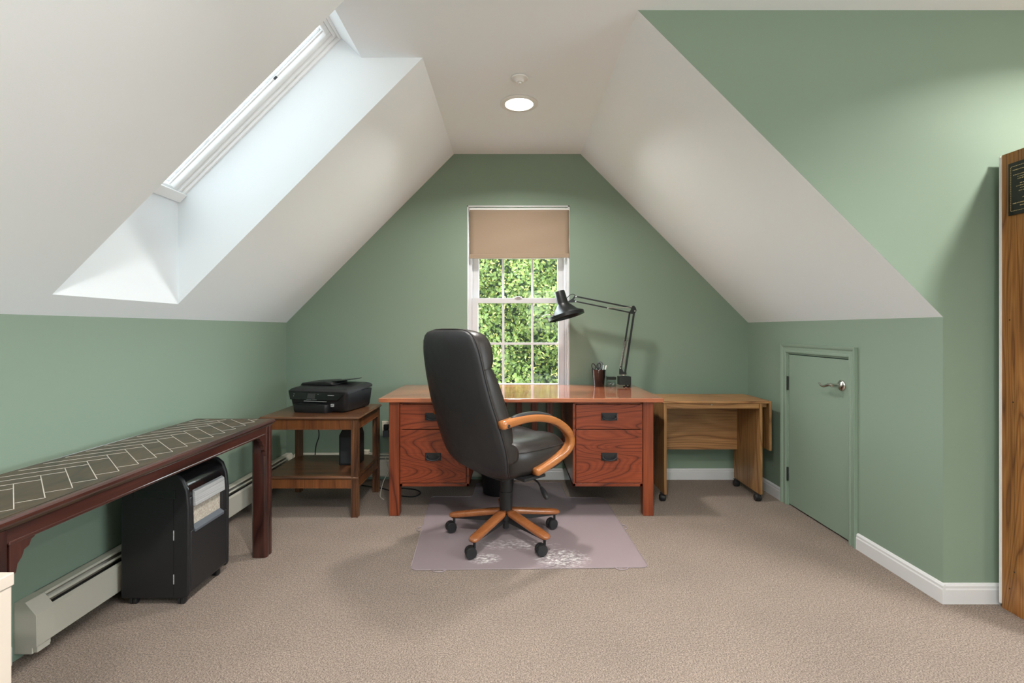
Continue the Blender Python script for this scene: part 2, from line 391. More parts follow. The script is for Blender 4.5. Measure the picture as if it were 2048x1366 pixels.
pth = spline([(-.056, .070, .885), (-.058, .092, .888), (-.060, .120, .880), (-.060, .148, .872), (-.058, .178, .876), (-.055, .198, .888)], 5)
hd.tube(pth, [.011*(1-.55*i/(len(pth)-1)) for i in range(len(pth))], 10)
lab(hd.build('door_handle', CHROME, dr, smooth=True), 'satin nickel lever handle with round rose')

# window_1
wr = sroot('window_1', 'white double-hung window in the green back wall', 'window', (0, YB, 0))
mb = MB()
mb.box(WX0, WX0+.012, -.002, .13, WZ0, WZ1).box(WX1-.012, WX1, -.002, .13, WZ0, WZ1).box(WX0, WX1, -.002, .13, WZ1-.012, WZ1).box(WX0-.0, WX1+.0, -.004, .13, WZ0-.0, WZ0+.02)
mb.box(WX0+.012, WX0+.035, .045, .13, WZ0, WZ1).box(WX1-.035, WX1-.012, .045, .13, WZ0, WZ1).box(WX0, WX1, .045, .13, WZ1-.035, WZ1-.012)
mb.box(WX0+.035, WX0+.042, .085, .13, WZ0, WZ1).box(WX1-.042, WX1-.035, .085, .13, WZ0, WZ1)
mb.build('window_frame', VINYL, wr, bevel=.0015)
def sash(nm, x0, x1, z0, z1, y0, y1, st, rt, rb, mv, mh):
    s_ = MB().box(x0, x0+st, y0, y1, z0, z1).box(x1-st, x1, y0, y1, z0, z1).box(x0+st, x1-st, y0, y1, z0, z0+rb).box(x0+st, x1-st, y0, y1, z1-rt, z1)
    g = (x0+st, x1-st, z0+rb, z1-rt)
    s_.box(g[0], g[0]+.004, y0+.008, y1-.008, g[2], g[3])
    so = s_.build(nm, VINYL, wr, bevel=.002)
    m_ = MB()
    for x in mv: m_.box(x-.009, x+.009, y0+.014, y0+.022, g[2], g[3])
    for z in mh: m_.box(g[0], g[1], y0+.0135, y0+.0225, z-.009, z+.009)
    m_.build('muntin', VINYL, so, bevel=.001)
    MB().box(g[0], g[1], y0+.023, y0+.027, g[2], g[3]).build('pane', GLASS, so)
    return so
sash('lower_sash', WX0+.036, WX1-.036, WZ0+.02, 1.465, .05, .085, .048, .042, .055, (-.062, .176), (1.092,))
sash('upper_sash', WX0+.042, WX1-.042, 1.43, WZ1-.035, .092, .125, .046, .05, .035, (-.064, .178), (1.80,))
MB().box(.03, .09, .04, .052, 1.463, 1.475).box(.045, .075, .03, .052, 1.47, 1.479).build('sash_lock', VINYL, wr, bevel=.002)
# rear window added behind the camera to let in daylight
rw = sroot('added_window_3', 'added wide window behind the camera for extra daylight', 'window', (0, YR, 0))
mb = MB()
for a, b, c_, d in ((RW[0], RW[0]+.05, RW[2], RW[3]), (RW[1]-.05, RW[1], RW[2], RW[3]), (RW[0], RW[1], RW[2], RW[2]+.05), (RW[0], RW[1], RW[3]-.05, RW[3]), (.68, .72, RW[2], RW[3])):
    mb.box(a, b, -.09, -.03, c_, d)
mb.build('window_frame', VINYL, rw)
MB().box(RW[0]+.05, RW[1]-.05, -.065, -.06, RW[2]+.05, RW[3]-.05).build('pane', GLASS, rw)

ew = sroot('added_window_4', 'added wide window in the far right wall for extra daylight', 'window', (XE, 0, 0))  # added out of view so daylight reaches the left wall and slope
mb = MB()
for a, b, c_, d in ((EW[0], EW[0]+.05, EW[2], EW[3]), (EW[1]-.05, EW[1], EW[2], EW[3]), (EW[0], EW[1], EW[2], EW[2]+.05), (EW[0], EW[1], EW[3]-.05, EW[3]), (-.33, -.27, EW[2], EW[3])):
    mb.box(.03, .09, a, b, c_, d)
mb.build('window_frame', VINYL, ew)
MB().box(.06, .065, EW[0]+.05, EW[1]-.05, EW[2]+.05, EW[3]-.05).build('pane', GLASS, ew)
# roller blind
rb = thing('roller_blind', 'tan fabric roller blind pulled partway down the window', 'blind', (.069, YB, 2.172))
f = MB(); rows = []
for i in range(25):
    z = -.384*i/24; rows.append([(x_*.4, -.004-.0015*math.sin(i*.5+x_*3)-.002*(i/24)**2, z-(.006*(1-x_)/2 if i else 0)) for x_ in [k/10-1 for k in range(21)]])
f.loft(rows, cap=False, closed=False)
bl = f.build('blind_cloth', BLIND, rb, smooth=True); so_ = bl.modifiers.new('solid', 'SOLIDIFY'); so_.thickness = .0012
f = MB(); f.add([(-.40, -.010, -.392), (.40, -.010, -.386), (.40, -.003, -.386), (-.40, -.003, -.392), (-.40, -.010, -.358), (.40, -.010, -.352), (.40, -.003, -.352), (-.40, -.003, -.358)],
                [(3, 2, 1, 0), (4, 5, 6, 7), (0, 1, 5, 4), (1, 2, 6, 5), (2, 3, 7, 6), (3, 0, 4, 7)])
f.build('hem_bar', BLIND, rb, bevel=.002)
MB().lathe([(.014, -.402), (.014, .402)], (0, .011, .004), 20, 'x').build('roller', WHITEP, rb, smooth=True)
for s_ in (-1, 1): MB().box(s_*.405-.003, s_*.405+.003, -.004, .026, -.014, .024).build('bracket', CHROME, rb)

# ------------------------------------------------------------------ ceiling fittings
def downlight(x, y, p, label, cat='light', grp=None):
    t = thing('recessed_light', label, cat, (x, y, ZC), group=grp)
    MB().lathe([(.090, -.001), (.119, -.001), (.119, -.004), (.110, -.008), (.088, -.008), (.086, -.004)], n=48).build('trim_ring', WHITEP, t, smooth=True)
    MB().lathe([(.087, -.003), (.087, -.0045)], n=48).build('lens', LENS, t)
    a = area('downlight_lamp', (x, y, ZC-.0085), (0, 0, 0), .165, .165, p, WARM, shape='DISK', spread=145)
LENS = mat('lit_lens', (1, 1, 1), .5, emit=(1, .9, .75, 6))
lbl = ['round recessed ceiling light glowing above the desk chair', 'recessed ceiling light above the bookcase', 'recessed ceiling light above the camera', 'added unseen recessed ceiling light behind the camera', 'added unseen recessed ceiling light in the far right of the room']
for (x, y, p), l_ in zip(DOWN, lbl): downlight(x, y, p, l_)
t = thing('smoke_sprinkler', 'small white domed ceiling sprinkler cap beside the recessed light', 'sprinkler', (.049, 2.806, ZC)); t.name = 'ceiling_sprinkler'
MB().lathe([(.0, -.002), (.047, -.002), (.048, -.006), (.046, -.010), (.034, -.012), (.026, -.020), (.020, -.028), (0, -.029)], n=36, cap=False).build('cover_plate', WHITEP, t, smooth=True)
MB().lathe([(.0, -.028), (.010, -.028), (.009, -.036), (0, -.037)], n=16, cap=False).build('nozzle', WHITEP, t, smooth=True)

t = thing('added_fill_lamp', 'added black torchiere behind the camera that brightens the ceiling', 'lamp', (1.0, -.7, 0))  # unseen uplight added as fill to brighten the ceiling
MB().lathe([(0, 0), (.14, 0), (.14, .012), (.02, .03), (0, .03)], n=32, cap=False).build('base', BLKM, t, smooth=True)
MB().lathe([(.012, .03), (.012, 1.70)], n=16).build('pole', BLKM, t, smooth=True)
MB().lathe([(.012, 1.70), (.05, 1.705), (.17, 1.78), (.172, 1.785), (.165, 1.783), (.05, 1.712), (0, 1.711)], n=40, cap=False).build('shade', BLKM, t, smooth=True)
area('ceiling_fill_light', (1.0, -.7, 1.765), (PI, 0, 0), .2, .2, CEILING_FILL, (1, .93, .86), shape='DISK')

# ------------------------------------------------------------------ desk
DX0, DX1, DYF, DYB, DZT = -.849, .981, 3.208, 4.005, .7655
dk = thing('writing_desk', 'large reddish brown wooden desk under the window', 'desk', ((DX0+DX1)/2, DYF, 0))
dk_c = (DX0+DX1)/2
X = lambda x: x-dk_c
MB().box(X(DX0), X(DX1), 0, DYB-DYF, DZT-.026, DZT).build('desktop', DESK_T, dk, bevel=.003)
LF = .032
for (x0, x1) in ((-.789, -.723), (.858, .925)):
    for y0 in (LF, .70): MB().box(X(x0), X(x1), y0, y0+.066, 0, DZT-.0262).build('leg', DESK_Z, dk, bevel=.003)
for (x0, x1) in ((-.7225, -.270), (.403, .8575)):
    p = MB()
    yF = LF+.010; yBk = .74; zt, zb = DZT-.0265, .188
    p.box(X(x0), X(x0)+.018, yF, yBk, zb, zt).box(X(x1)-.018, X(x1), yF, yBk, zb, zt).box(X(x0), X(x1), yF, yBk, zb, zb+.02).box(X(x0), X(x1), yF, yBk, zt-.014, zt).box(X(x0), X(x1), yBk-.012, yBk, zb, zt)
    p.box(X(x0)+.018, X(x1)-.018, yF+.02, yBk-.012, zb+.02, zt-.014)
    ped = p.build('pedestal', DESK_X, dk, bevel=.002)
    fx0, fx1 = (x0+.004, x1-.021) if x0 < 0 else (x0+.021, x1-.004)
    for nm, (za, zb_) in (('drawer', (.562, .722)), ('drawer', (.212, .556))):
        d = MB().box(X(fx0), X(fx1), yF-.002, yF+.018, za, zb_).build(nm, DESK_D, dk, bevel=.002)
        # half-moon pull on a square backplate
        cx = X((fx0+fx1)/2); cz = (za+zb_)/2+.002 if za > .5 else .383
        h = MB().box(cx-.052, cx+.052, yF-.005, yF-.002, cz-.026, cz+.024)
        bow = spline([(cx-.041, yF-.006, cz+.006), (cx-.043, yF-.020, cz-.004), (cx-.028, yF-.025, cz-.016), (cx, yF-.027, cz-.021), (cx+.028, yF-.025, cz-.016), (cx+.043, yF-.020, cz-.004), (cx+.041, yF-.006, cz+.006)], 4)
        h.tube(bow, .0048, 8)
        h.lathe([(.007, 0), (.006, -.006), (0, -.007)], (cx-.041, yF-.005, cz+.006), 10, 'y').lathe([(.007, 0), (.006, -.006), (0, -.007)], (cx+.041, yF-.005, cz+.006), 10, 'y')
        lab(h.build('drawer_pull', IRON, d, smooth=True, bevel=.0008), 'dark metal bail pull on a rectangular plate')
# back panel of slats
MB().box(X(-.723), X(.858), .715, .737, DZT-.085, DZT-.0262).build('rail', DESK_X, dk, bevel=.002)
MB().box(X(-.723), X(.858), .715, .737, .28, .35).build('rail', DESK_X, dk, bevel=.002)
for k in range(5):
    xc = -.055+k*.121 
    MB().box(X(xc)-.0215, X(xc)+.0215, .719, .733, .35, DZT-.085).build('slat', DESK_Z, dk, bevel=.0015)

# ------------------------------------------------------------------ executive chair
ch = thing('office_chair', 'high-back black leather office chair with wooden arms facing the desk', 'chair', (-.028, 2.91, .0062), math.radians(42))
SPN = [(.385, (-.13, .10)), (.40, (-.165, .17)), (.43, (-.20, .215)), (.48, (-.232, .25)), (.54, (-.253, .268)), (.60, (-.272, .274)), (.70, (-.306, .272)), (.82, (-.349, .263)), (.95, (-.383, .252)), (1.05, (-.404, .243)), (1.10, (-.413, .236)), (1.14, (-.420, .222)), (1.17, (-.425, .200)), (1.188, (-.428, .170)), (1.197, (-.430, .125))]
def spn(z):
    for (a, va), (b, vb) in zip(SPN, SPN[1:]):
        if z <= b: t_ = (z-a)/(b-a); return (va[0]+(vb[0]-va[0])*t_, va[1]+(vb[1]-va[1])*t_)
    return SPN[-1][1]
def backring(z, s0, W, thick, crown_r, crown_f, n=16, zt=0, tilt=.0):
    ring = []
    for i in range(n+1):
        u = -1+2*i/n
        ring.append((s0-crown_r*(1-abs(u)**2.6), u*W, z+tilt*-crown_r))
    for k in (.25, .5, .75):
        ring.append((s0+thick*k, W+.007*math.sin(PI*k), z+thick*k*zt))
    for i in range(n+1):
        u = 1-2*i/n
        ring.append((s0+thick+crown_f*(1-abs(u)**3), u*W, z+thick*zt))
    for k in (.75, .5, .25):
        ring.append((s0+thick*k, -W-.007*math.sin(PI*k), z+thick*k*zt))
    return ring
# rear shell (thin dish) and front cushion share the spine
zs = [a for a, _ in SPN]; fine = []
for a, b in zip(zs, zs[1:]):
    k = max(1, int((b-a)/.02)); fine += [a+(b-a)*i/k for i in range(k)]
fine.append(zs[-1])
def smooth_spn(z):
    s_ = [spn(min(max(z+d, .385), 1.197)) for d in (-.02, -.01, 0, .01, .02)]
    return sum(a for a, _ in s_)/5, (sum(b for _, b in s_)/5 if .45 < z < 1.12 else spn(z)[1])
mb = MB(); rings = []
for z in fine:
    s0, W = smooth_spn(z)
    endf = min(1, max(0, (1.20-z)/.05))**.5*min(1, max(.0, (z-.375)/.08))**.5
    rings.append(backring(z, s0, W, .022, .034*endf+.002, 0, zt=.12))
mb.loft(rings); mb.build('back_shell', LEATH_R, ch, smooth='all')
# piping around the shell edge
mb = MB()
edge = [(smooth_spn(z)[0]+.024, smooth_spn(z)[1]+.002, z+.003) for z in fine]
loop = edge+[(edge[-1][0], .06, 1.203), (edge[-1][0], -.06, 1.203)]+[(a, -b, c_) for a, b, c_ in reversed(edge)]
mb.tube(loop, .0045, 8); mb.build('piping', LEATH, ch, smooth='all')
# front cushion with headrest, mid and lumbar pillows divided by creases
mb = MB(); rings = []
for z in [.50+i*.0125 for i in range(57)]:
    s0, W = smooth_spn(min(z, 1.197)); W = min(W, .30)
    if z > 1.1: W = min(W, smooth_spn(min(z, 1.197))[1])
    def bul(a, b): t_ = (z-a)/(b-a); return max(0, math.sin(PI*min(max(t_, 0), 1)))**.45
    pil = bul(1.0, 1.205) if z >= 1.0 else (bul(.60, 1.0) if z >= .60 else bul(.49, .60))
    cr = .012+.028*pil
    th = .050+.040*pil
    e = min(1, max(.12, (1.215-z)/.05))**.5
    rings.append(backring(z, s0+.022, (W-.004)*(1 if z < 1.19 else .93), th*e, 0, cr*e, zt=.12))
mb.loft(rings); lab(mb.build('back_cushion', LEATH, ch, smooth='all'), 'padded front of the backrest with stitched headrest')
mb = MB()
s0, W = smooth_spn(1.0)
mb.tube([(s0+.03, -W-.006, 1.0), (s0+.06, -W-.004, 1.006), (s0+.085, -W+.004, 1.012), (s0+.095, -W+.03, 1.014)], .003, 6); mb.build('seam', LEATH, ch, smooth='all')
# seat
mb = MB(); rings = []
def sq(u, n=3.2): return math.copysign(1, u)*1
SZ = [(.385, .62, -.02), (.395, .78, -.012), (.42, .93, 0), (.46, 1.0, 0), (.51, 1.02, 0), (.545, .99, 0), (.567, .93, 0), (.58, .84, 0), (.588, .66, 0), (.593, .4, 0), (.594, .12, 0)]
for z, k, o_ in SZ:
    ring = []
    for i in range(56):
        a = 2*PI*i/56; ca, sa = math.cos(a), math.sin(a); n_ = 3.6
        r = (abs(ca)**n_+abs(sa)**n_)**(-1/n_)
        s_ = .050+r*ca*.265*k; t_ = r*sa*.262*k
        drop = .03*max(0, (s_-.2)/.12)**2 if z > .5 else 0
        rise = .012*math.sin(abs(t_)/.262*PI/1.2) if z > .57 else 0
        fwd = .0
        ring.append((s_+fwd, t_, z-drop+rise))
    rings.append(ring)
mb.loft(rings); lab(mb.build('seat', LEATH, ch, smooth='all', subdiv=1), 'plump black leather seat cushion')
mb = MB()
ring = []
for i in range(73):
    a = 2*PI*i/72; ca, sa = math.cos(a), math.sin(a); r = (abs(ca)**3.6+abs(sa)**3.6)**(-1/3.6)
    s_ = .050+r*ca*.264; z = .548-(.03*max(0, (s_-.2)/.12)**2)
    ring.append((s_, r*sa*.262, z))
mb.tube(ring, .0032, 6); mb.build('seat_piping', LEATH, ch, smooth='all')
# arms
armp = [(-.295, .722), (-.22, .731), (-.157, .737), (-.08, .737), (-.009, .728), (.07, .708), (.135, .678), (.19, .638), (.222, .597), (.228, .553), (.205, .52), (.165, .497), (.11, .474), (.04, .450), (-.028, .432)]
AP = spline([(a, 0, b) for a, b in armp], 5)
for sgn in (-1, 1):
    mb = MB(); rings = []
    n_ = len(AP)
    for i, p in enumerate(AP):
        t_ = (AP[min(i+1, n_-1)]-AP[max(i-1, 0)]).normalized(); nrm = Vector((-t_.z, 0, t_.x))
        f_ = i/(n_-1); hh = .0225-.002*math.sin(PI*f_); ww = .027
        if i in (0, n_-1): hh *= .8; ww *= .85
        inset = .030*max(0, (f_-.62)/.38)
        ring = []
        for k in range(16):
            a = 2*PI*k/16; ca, sa = math.cos(a), math.sin(a); r = (abs(ca)**5+abs(sa)**5)**(-.2)
            ring.append(p+nrm*(r*sa*hh)+Vector((0, sgn*(.292-inset)+r*ca*ww, 0)))
        rings.append(ring)
    mb.loft(rings); ar = mb.build('armrest', ARMW, ch, smooth='all')
    mb = MB(); rings = []
    sub = AP[5:26]
    for i, p in enumerate(sub):
        t_ = (sub[min(i+1, len(sub)-1)]-sub[max(i-1, 0)]).normalized(); nrm = Vector((-t_.z, 0, t_.x))
        e = math.sin(PI*(i+.25)/(len(sub)-.5))**.3
        rings.append([p+nrm*(.019+max(0, math.sin(a))*.014*e)+Vector((0, sgn*.292+math.cos(a)*.021*e, 0)) for a in [2*PI*k/14 for k in range(14)]])
    mb.loft(rings); lab(mb.build('arm_pad', PAD, ar, smooth='all'), 'black padded top of the armrest')
    mb = MB().lathe([(.0095, 0), (.0095, sgn*.003), (.006, sgn*.004), (0, sgn*.002)], (-.262, sgn*.3165, .718), 16, 'y'); mb.build('bolt', IRON, ar, smooth=True)
    MB().box(-.10, .06, min(sgn*.18, sgn*.262), max(sgn*.18, sgn*.262), .392, .408).build('arm_bracket', BLK, ch, bevel=.003)
# mechanism, lever, column
MB().box(-.10, .12, -.085, .085, .352, .39).build('tilt_mechanism', BLK, ch, bevel=.008)
mb = MB(); mb.tube(spline([(.03, -.05, .372), (.05, -.14, .366), (.055, -.20, .352), (.05, -.235, .330)], 5), .0055, 8)
pd = spline([(.050, -.235, .330), (.044, -.262, .312), (.034, -.292, .294), (.028, -.306, .290)], 4)
mb.tube(pd, [.006+.010*math.sin(PI*(i+.6)/len(pd)) for i in range(len(pd))], 8); mb.build('tilt_lever', BLK, ch, smooth='all')
MB().lathe([(.030, .08), (.031, .145), (.036, .15), (.038, .25), (.037, .262), (.034, .263), (.034, .355)], n=32).build('gas_column', BLK, ch, smooth=True)
MB().lathe([(.014, .046), (.019, .05), (.020, .10), (.045, .105), (.048, .135), (.030, .148)], n=28).build('hub', BLK, ch, smooth=True)
for k in range(5):
    ang = math.radians(95+72*k)-math.radians(42)
    M_ = Matrix.Rotation(ang, 4, 'Z')
    mb = MB(); mb.M = M_; rings = []
    for (r, wdt, zt_, th) in ((.03, .024, .163, .034), (.06, .029, .160, .036), (.14, .029, .147, .036), (.22, .029, .133, .035), (.29, .029, .121, .034), (.325, .027, .114, .030), (.341, .021, .108, .021), (.347, .011, .102, .009)):
        ring = []
        for q in range(18):
            a = 2*PI*q/18; ca, sa = math.cos(a), math.sin(a); rr = (abs(ca)**3+abs(sa)**3)**(-1/3)
            ring.append((r, rr*ca*wdt, zt_-th/2+rr*sa*th/2))
        rings.append(ring)
    mb.loft(rings); lg = mb.build('leg', LEGW, ch, smooth='all')
    mb = MB(); mb.M = M_
    mb.prism([(.03, .136), (.33, .092), (.33, .080), (.05, .088), (.03, .09)], -.013, .013, 'y'); mb.build('leg_rib', BLK, lg, bevel=.002)
    cmat = M_ @ Matrix.Translation((.318, 0, 0)) @ Matrix.Rotation(math.radians([250, 205, 196, 200, 212][k])-math.radians(95+72*k), 4, 'Z')
    mb = MB(); mb.M = cmat
    mb.lathe([(.0075, .050), (.0075, .088)], n=12)
    for s_ in (-1, 1): mb.lathe([(.010, s_*.003), (.028, s_*.003), (.0305, s_*.008), (.0305, s_*.020), (.027, s_*.025), (.010, s_*.0255)], (.020, 0, .0305), 26, 'y')
    mb.prism([(.0, .034), (.004, .056), (.014, .062), (.028, .060), (.042, .048), (.049, .032), (.040, .034), (.020, .036)], -.010, .010, 'y')
    mb.build('caster', BLK, ch, smooth=True)

# ------------------------------------------------------------------ chair mat
cm = MB()
def rnd(poly, r, n=6):
    out = []
    m_ = len(poly)
    for i in range(m_):
        p = Vector(poly[i]); a = (Vector(poly[i-1])-p).normalized(); b = (Vector(poly[(i+1) % m_])-p).normalized()
        rr = r if isinstance(r, (int, float)) else r[i]
        for k in range(n+1):
            t_ = k/n; q = (p+a*rr)*(1-t_)**2+p*2*t_*(1-t_)+(p+b*rr)*t_**2; out.append((q.x, q.y))
    return out
matpoly = [(-.505, 2.505), (.700, 2.535), (.668, 3.575), (.40, 3.585), (.39, 3.93), (-.27, 3.93), (-.28, 3.60), (-.575, 3.61)]
pm = rnd(matpoly, [.04, .04, .04, .03, .03, .03, .03, .04])
cm.prism(pm, .0008, .0034, 'z')
cmo = cm.build('chair_mat', MATM); cmo['label'] = 'translucent grey plastic floor mat under the office chair'; cmo['category'] = 'floor mat'
mb = MB(); ed = [(x, y, .0040) for x, y in pm]; mb.tube(ed+[ed[0]], .0022, 6)
e = mb.build('mat_rim', MATM, cmo, smooth='all')
for (x, y, a) in ((-.545, 3.02, 180), (.687, 3.05, 0), (-.36, 2.507, -90), (.56, 2.531, -90)):
    a = math.radians(a); d = Vector((math.cos(a), math.sin(a), 0)); n_ = Vector((-d.y, d.x, 0)); o_ = Vector((x, y, .004))
    MB().tube(spline([o_-n_*.034, o_-n_*.024+d*.014, o_-n_*.009+d*.020, o_+n_*.009+d*.020, o_+n_*.024+d*.014, o_+n_*.034], 4), .0035, 6).build('hanging_loop', MATM, cmo, smooth='all')

# ------------------------------------------------------------------ side table with printer
TX0, TX1, TY0, TY1, TZ = -1.615, -.968, 3.195, 3.765, .648
st = thing('side_table', 'brown wooden two-tier side table under the printer', 'table', ((TX0+TX1)/2, (TY0+TY1)/2, 0))
hx, hy = (TX1-TX0)/2, (TY1-TY0)/2
def slabprof(mb, hx, hy, z0, levels):
    rings = []
    for inset, z in levels: rings.append([(-hx+inset, -hy+inset, z0+z), (hx-inset, -hy+inset, z0+z), (hx-inset, hy-inset, z0+z), (-hx+inset, hy-inset, z0+z)])
    return mb.loft(rings)
slabprof(MB(), hx, hy, TZ, [(.012, -.020), (.004, -.015), (0, -.010), (.002, -.006), (.007, -.004), (.009, 0)]).build('tabletop', TABX, st)
MB().box(-hx+.05, hx-.05, -hy+.05, hy-.05, TZ-.0005, TZ+.0006).build('tabletop_panel', TABX, st)
lw = .044
for sx_ in (-1, 1):
    for sy_ in (-1, 1):
        x0 = sx_*(hx-.014-lw/2); y0 = sy_*(hy-.014-lw/2)
        p_ = MB(); pts = []
        q = lw/2
        base = [(-q, -q), (-q*.35, -q), (-q*.25, -q+.003), (q*.25, -q+.003), (q*.35, -q), (q, -q), (q, -q*.35), (q-.003, -q*.25), (q-.003, q*.25), (q, q*.35), (q, q), (-q, q)]
        p_.prism([(x0+a, y0+b) for a, b in base], 0, TZ-.02, 'z'); p_.build('leg', TABZ, st, bevel=.001)
ap = .022
for nm, z0, z1 in (('apron', TZ-.084, TZ-.020), ('shelf_apron', .187, .243)):
    mb = MB()
    for s_ in (-1, 1):
        mb.box(-hx+.058, hx-.058, min(s_*(hy-.02), s_*(hy-.035)), max(s_*(hy-.02), s_*(hy-.035)), z0, z1)
        mb.box(min(s_*(hx-.02), s_*(hx-.035)), max(s_*(hx-.02), s_*(hx-.035)), -hy+.058, hy-.058, z0, z1)
        mb.box(-hx+.058, hx-.058, min(s_*(hy-.016), s_*(hy-.034)), max(s_*(hy-.016), s_*(hy-.034)), z0, z0+.005)
        mb.box(min(s_*(hx-.016), s_*(hx-.034)), max(s_*(hx-.016), s_*(hx-.034)), -hy+.058, hy-.058, z0, z0+.005)
    mb.build(nm, TABA, st, bevel=.001)
mb = MB()
slabprof(mb, hx-.012, hy-.012, .267, [(.012, -.024), (.003, -.020), (0, -.012), (.004, -.007), (.008, -.004), (.010, 0)])
sh = mb.build('shelf', TABX, st)

pr = thing('printer', 'black all-in-one inkjet printer on the side table', 'printer', (-1.268, 3.545, TZ+.0008), math.radians(-13))
def pw(z): return lerp_tab([(0, .19), (.03, .205), (.11, .222), (.16, .226)], z)
# body: width x (local), depth y; front at -y
mb = MB(); rings = []
for z, hwx, yf in ((.006, .196, -.150), (.02, .204, -.160), (.07, .213, -.168), (.125, .221, -.176), (.135, .222, -.178)):
    rings.append(rndp := [(x, y, z) for x, y in rnd([(-hwx, yf), (hwx, yf), (hwx+.002, .170), (-hwx-.002, .170)], [.03, .035, .02, .02], 5)])
mb.loft(rings); mb.build('body', BLK, pr, smooth=True)
mb = MB(); rings = []
for z, g in ((.137, 0), (.152, .001), (.164, -.012), (.170, -.03)):
    rings.append([(x, y, z+.010*(y/.17)) for x, y in rnd([(-.224-g, -.180-g), (.224+g, -.180-g), (.226+g, .172+g), (-.226-g, .172+g)], [.02]*4, 5)])
mb.loft(rings); ld = mb.build('scanner_lid', BLK, pr, smooth=True)
mb = MB()
mb.prism([(-.215, .165), (-.20, .183), (-.02, .196), (.03, .186), (.045, .172), (.0, .165)], -.06, .150, 'y'); mb.build('document_feeder', BLK, pr, bevel=.006, smooth=True)
mb = MB().prism([(-.01, .186), (.15, .205), (.152, .209), (-.01, .192)], -.01, .145, 'y'); mb.build('feeder_tray', BLKM, pr, bevel=.001)
mb = MB().add([(-.205, -.1815, .083), (.155, -.1815, .083), (.210, -.1815, .131), (-.215, -.1815, .131), (-.205, -.170, .083), (.155, -.170, .083), (.210, -.170, .131), (-.215, -.170, .131)],
              [(0, 1, 2, 3), (7, 6, 5, 4), (0, 4, 5, 1), (1, 5, 6, 2), (2, 6, 7, 3), (3, 7, 4, 0)])
cp = mb.build('control_panel', BLKG, pr, bevel=.002)
MB().add([(-.072, -.184, .092), (-.012, -.184, .092), (-.008, -.184, .127), (-.066, -.184, .127), (-.072, -.180, .092), (-.012, -.180, .092), (-.008, -.180, .127), (-.066, -.180, .127)],
         [(0, 1, 2, 3), (7, 6, 5, 4), (0, 4, 5, 1), (1, 5, 6, 2), (2, 6, 7, 3), (3, 7, 4, 0)]).build('screen', SCREEN, cp)
mk = MB()
for x, z in ((-.172, .121), (-.176, .107), (.012, .123)): mk.box(x-.0018, x+.0018, -.1828, -.181, z-.0018, z+.0018)
for k in range(9): mk.box(.085+k*.0055, .088+k*.0055+.001*(k % 2), -.1828, -.181, .1165, .120)
for k in range(13): mk.box(-.078+k*.0058+(.005 if k > 6 else 0), -.0745+k*.0058+(.005 if k > 6 else 0), -.1828, -.181, .0845, .0868)
mk.build('lettering', GREYP_ := mat('pale_marking', (.40, .42, .42), .4), cp)
mb = MB(); rings = []
for z, g in ((0, -.004), (.012, 0), (.050, .002), (.056, 0)):
    rings.append([(x, y, z) for x, y in rnd([(-.165-g, -.205-g), (.085+g, -.205-g), (.10+g, -.140), (-.17-g, -.140)], [.02, .02, .005, .005], 5)])
mb.loft(rings); tr = mb.build('paper_tray', BLK, pr, smooth=True)
MB().box(-.135, .02, -.215, -.150, .056, .060).build('output_tray', BLKM, pr, bevel=.002)
MB().box(-.095, .075, -.1845, -.178, .073, .077).build('silver_strip', SILV, pr)
mb = MB().box(.105, .123, -.1795, -.166, .042, .060); sq_ = mb.build('sticker', mat('sticker_white', (.55, .57, .57), .4), pr)
MB().box(.107, .109, -.1800, -.179, .045, .057).box(.1125, .1145, -.1800, -.179, .045, .057).box(.109, .1125, -.1800, -.179, .050, .052).box(.1165, .1215, -.1800, -.179, .055, .057).box(.1165, .1185, -.1800, -.179, .045, .057).box(.1165, .1215, -.1800, -.179, .0495, .0515).build('sticker_lettering', BLK, sq_)
for x in (-.16, .16): MB().box(x-.015, x+.015, .12, .15, 0, .006).build('foot', BLK, pr)
for x in (.16,): MB().box(x-.015, x+.015, -.14, -.11, 0, .006).build('foot', BLK, pr)

# black box on the lower shelf
spk = thing('speaker_box', 'tall black box with chamfered top on the lower shelf of the side table', 'speaker', (-1.125, 3.52, .2675))
mb = MB().prism([(-.066, 0), (.066, 0), (.066, .200), (.052, .244), (-.046, .244), (-.066, .205)], -.055, .09, 'y'); mb.build('enclosure', BLK, spk, bevel=.003)
MB().box(-.056, .056, -.059, -.054, .012, .195).build('grille', GREYP2 := mat('grille_cloth', (.028, .030, .034), .8), spk, bevel=.002)
pl_ = thing('power_adapter', 'small ivory plug resting on the heater behind the side table', 'adapter', (-1.15, 3.985, .2141))
MB().box(-.028, .022, -.020, .020, 0, .034).build('adapter_body', IVORY, pl_, bevel=.004)
MB().tube(spline([(.02, 0, .012), (.045, -.004, .010), (.07, .0, .006)], 4), .004, 8).build('cord', CORDW, pl_, smooth='all')

# ------------------------------------------------------------------ baseboard heater (left wall run turning onto the back wall)
ht = thing('baseboard_heater', 'cream baseboard heater running along the left wall and back corner', 'heater', (XL, 1.82, 0))
def hprof(d0=0): return [(.0005, .214), (.041, .214), (.0825, .166), (.0825, .050), (.076, .050), (.076, .160), (.070, .168), (.0005, .168)]
Y0h = 0.075; Yh = YB-1.82
solid = [(.0005, .214), (.041, .214), (.0825, .166), (.0825, .052), (.066, .048), (.066, .026), (.0005, .026)]
MB().prism(solid, 0, Y0h, 'y').build('end_cap', HEATER, ht, bevel=.0015)
MB().box(.066, .0815, .004, .055, .030, .050).build('end_foot', HEATER, ht, bevel=.001)
YE = Yh-.12
mb = MB()
mb.prism([(.0005, .214), (.041, .214), (.047, .2075), (.045, .2055), (.040, .211), (.0005, .211)], Y0h, YE, 'y')
mb.prism([(.0005, .214), (.004, .214), (.004, .02), (.0005, .02)], Y0h, YE, 'y')
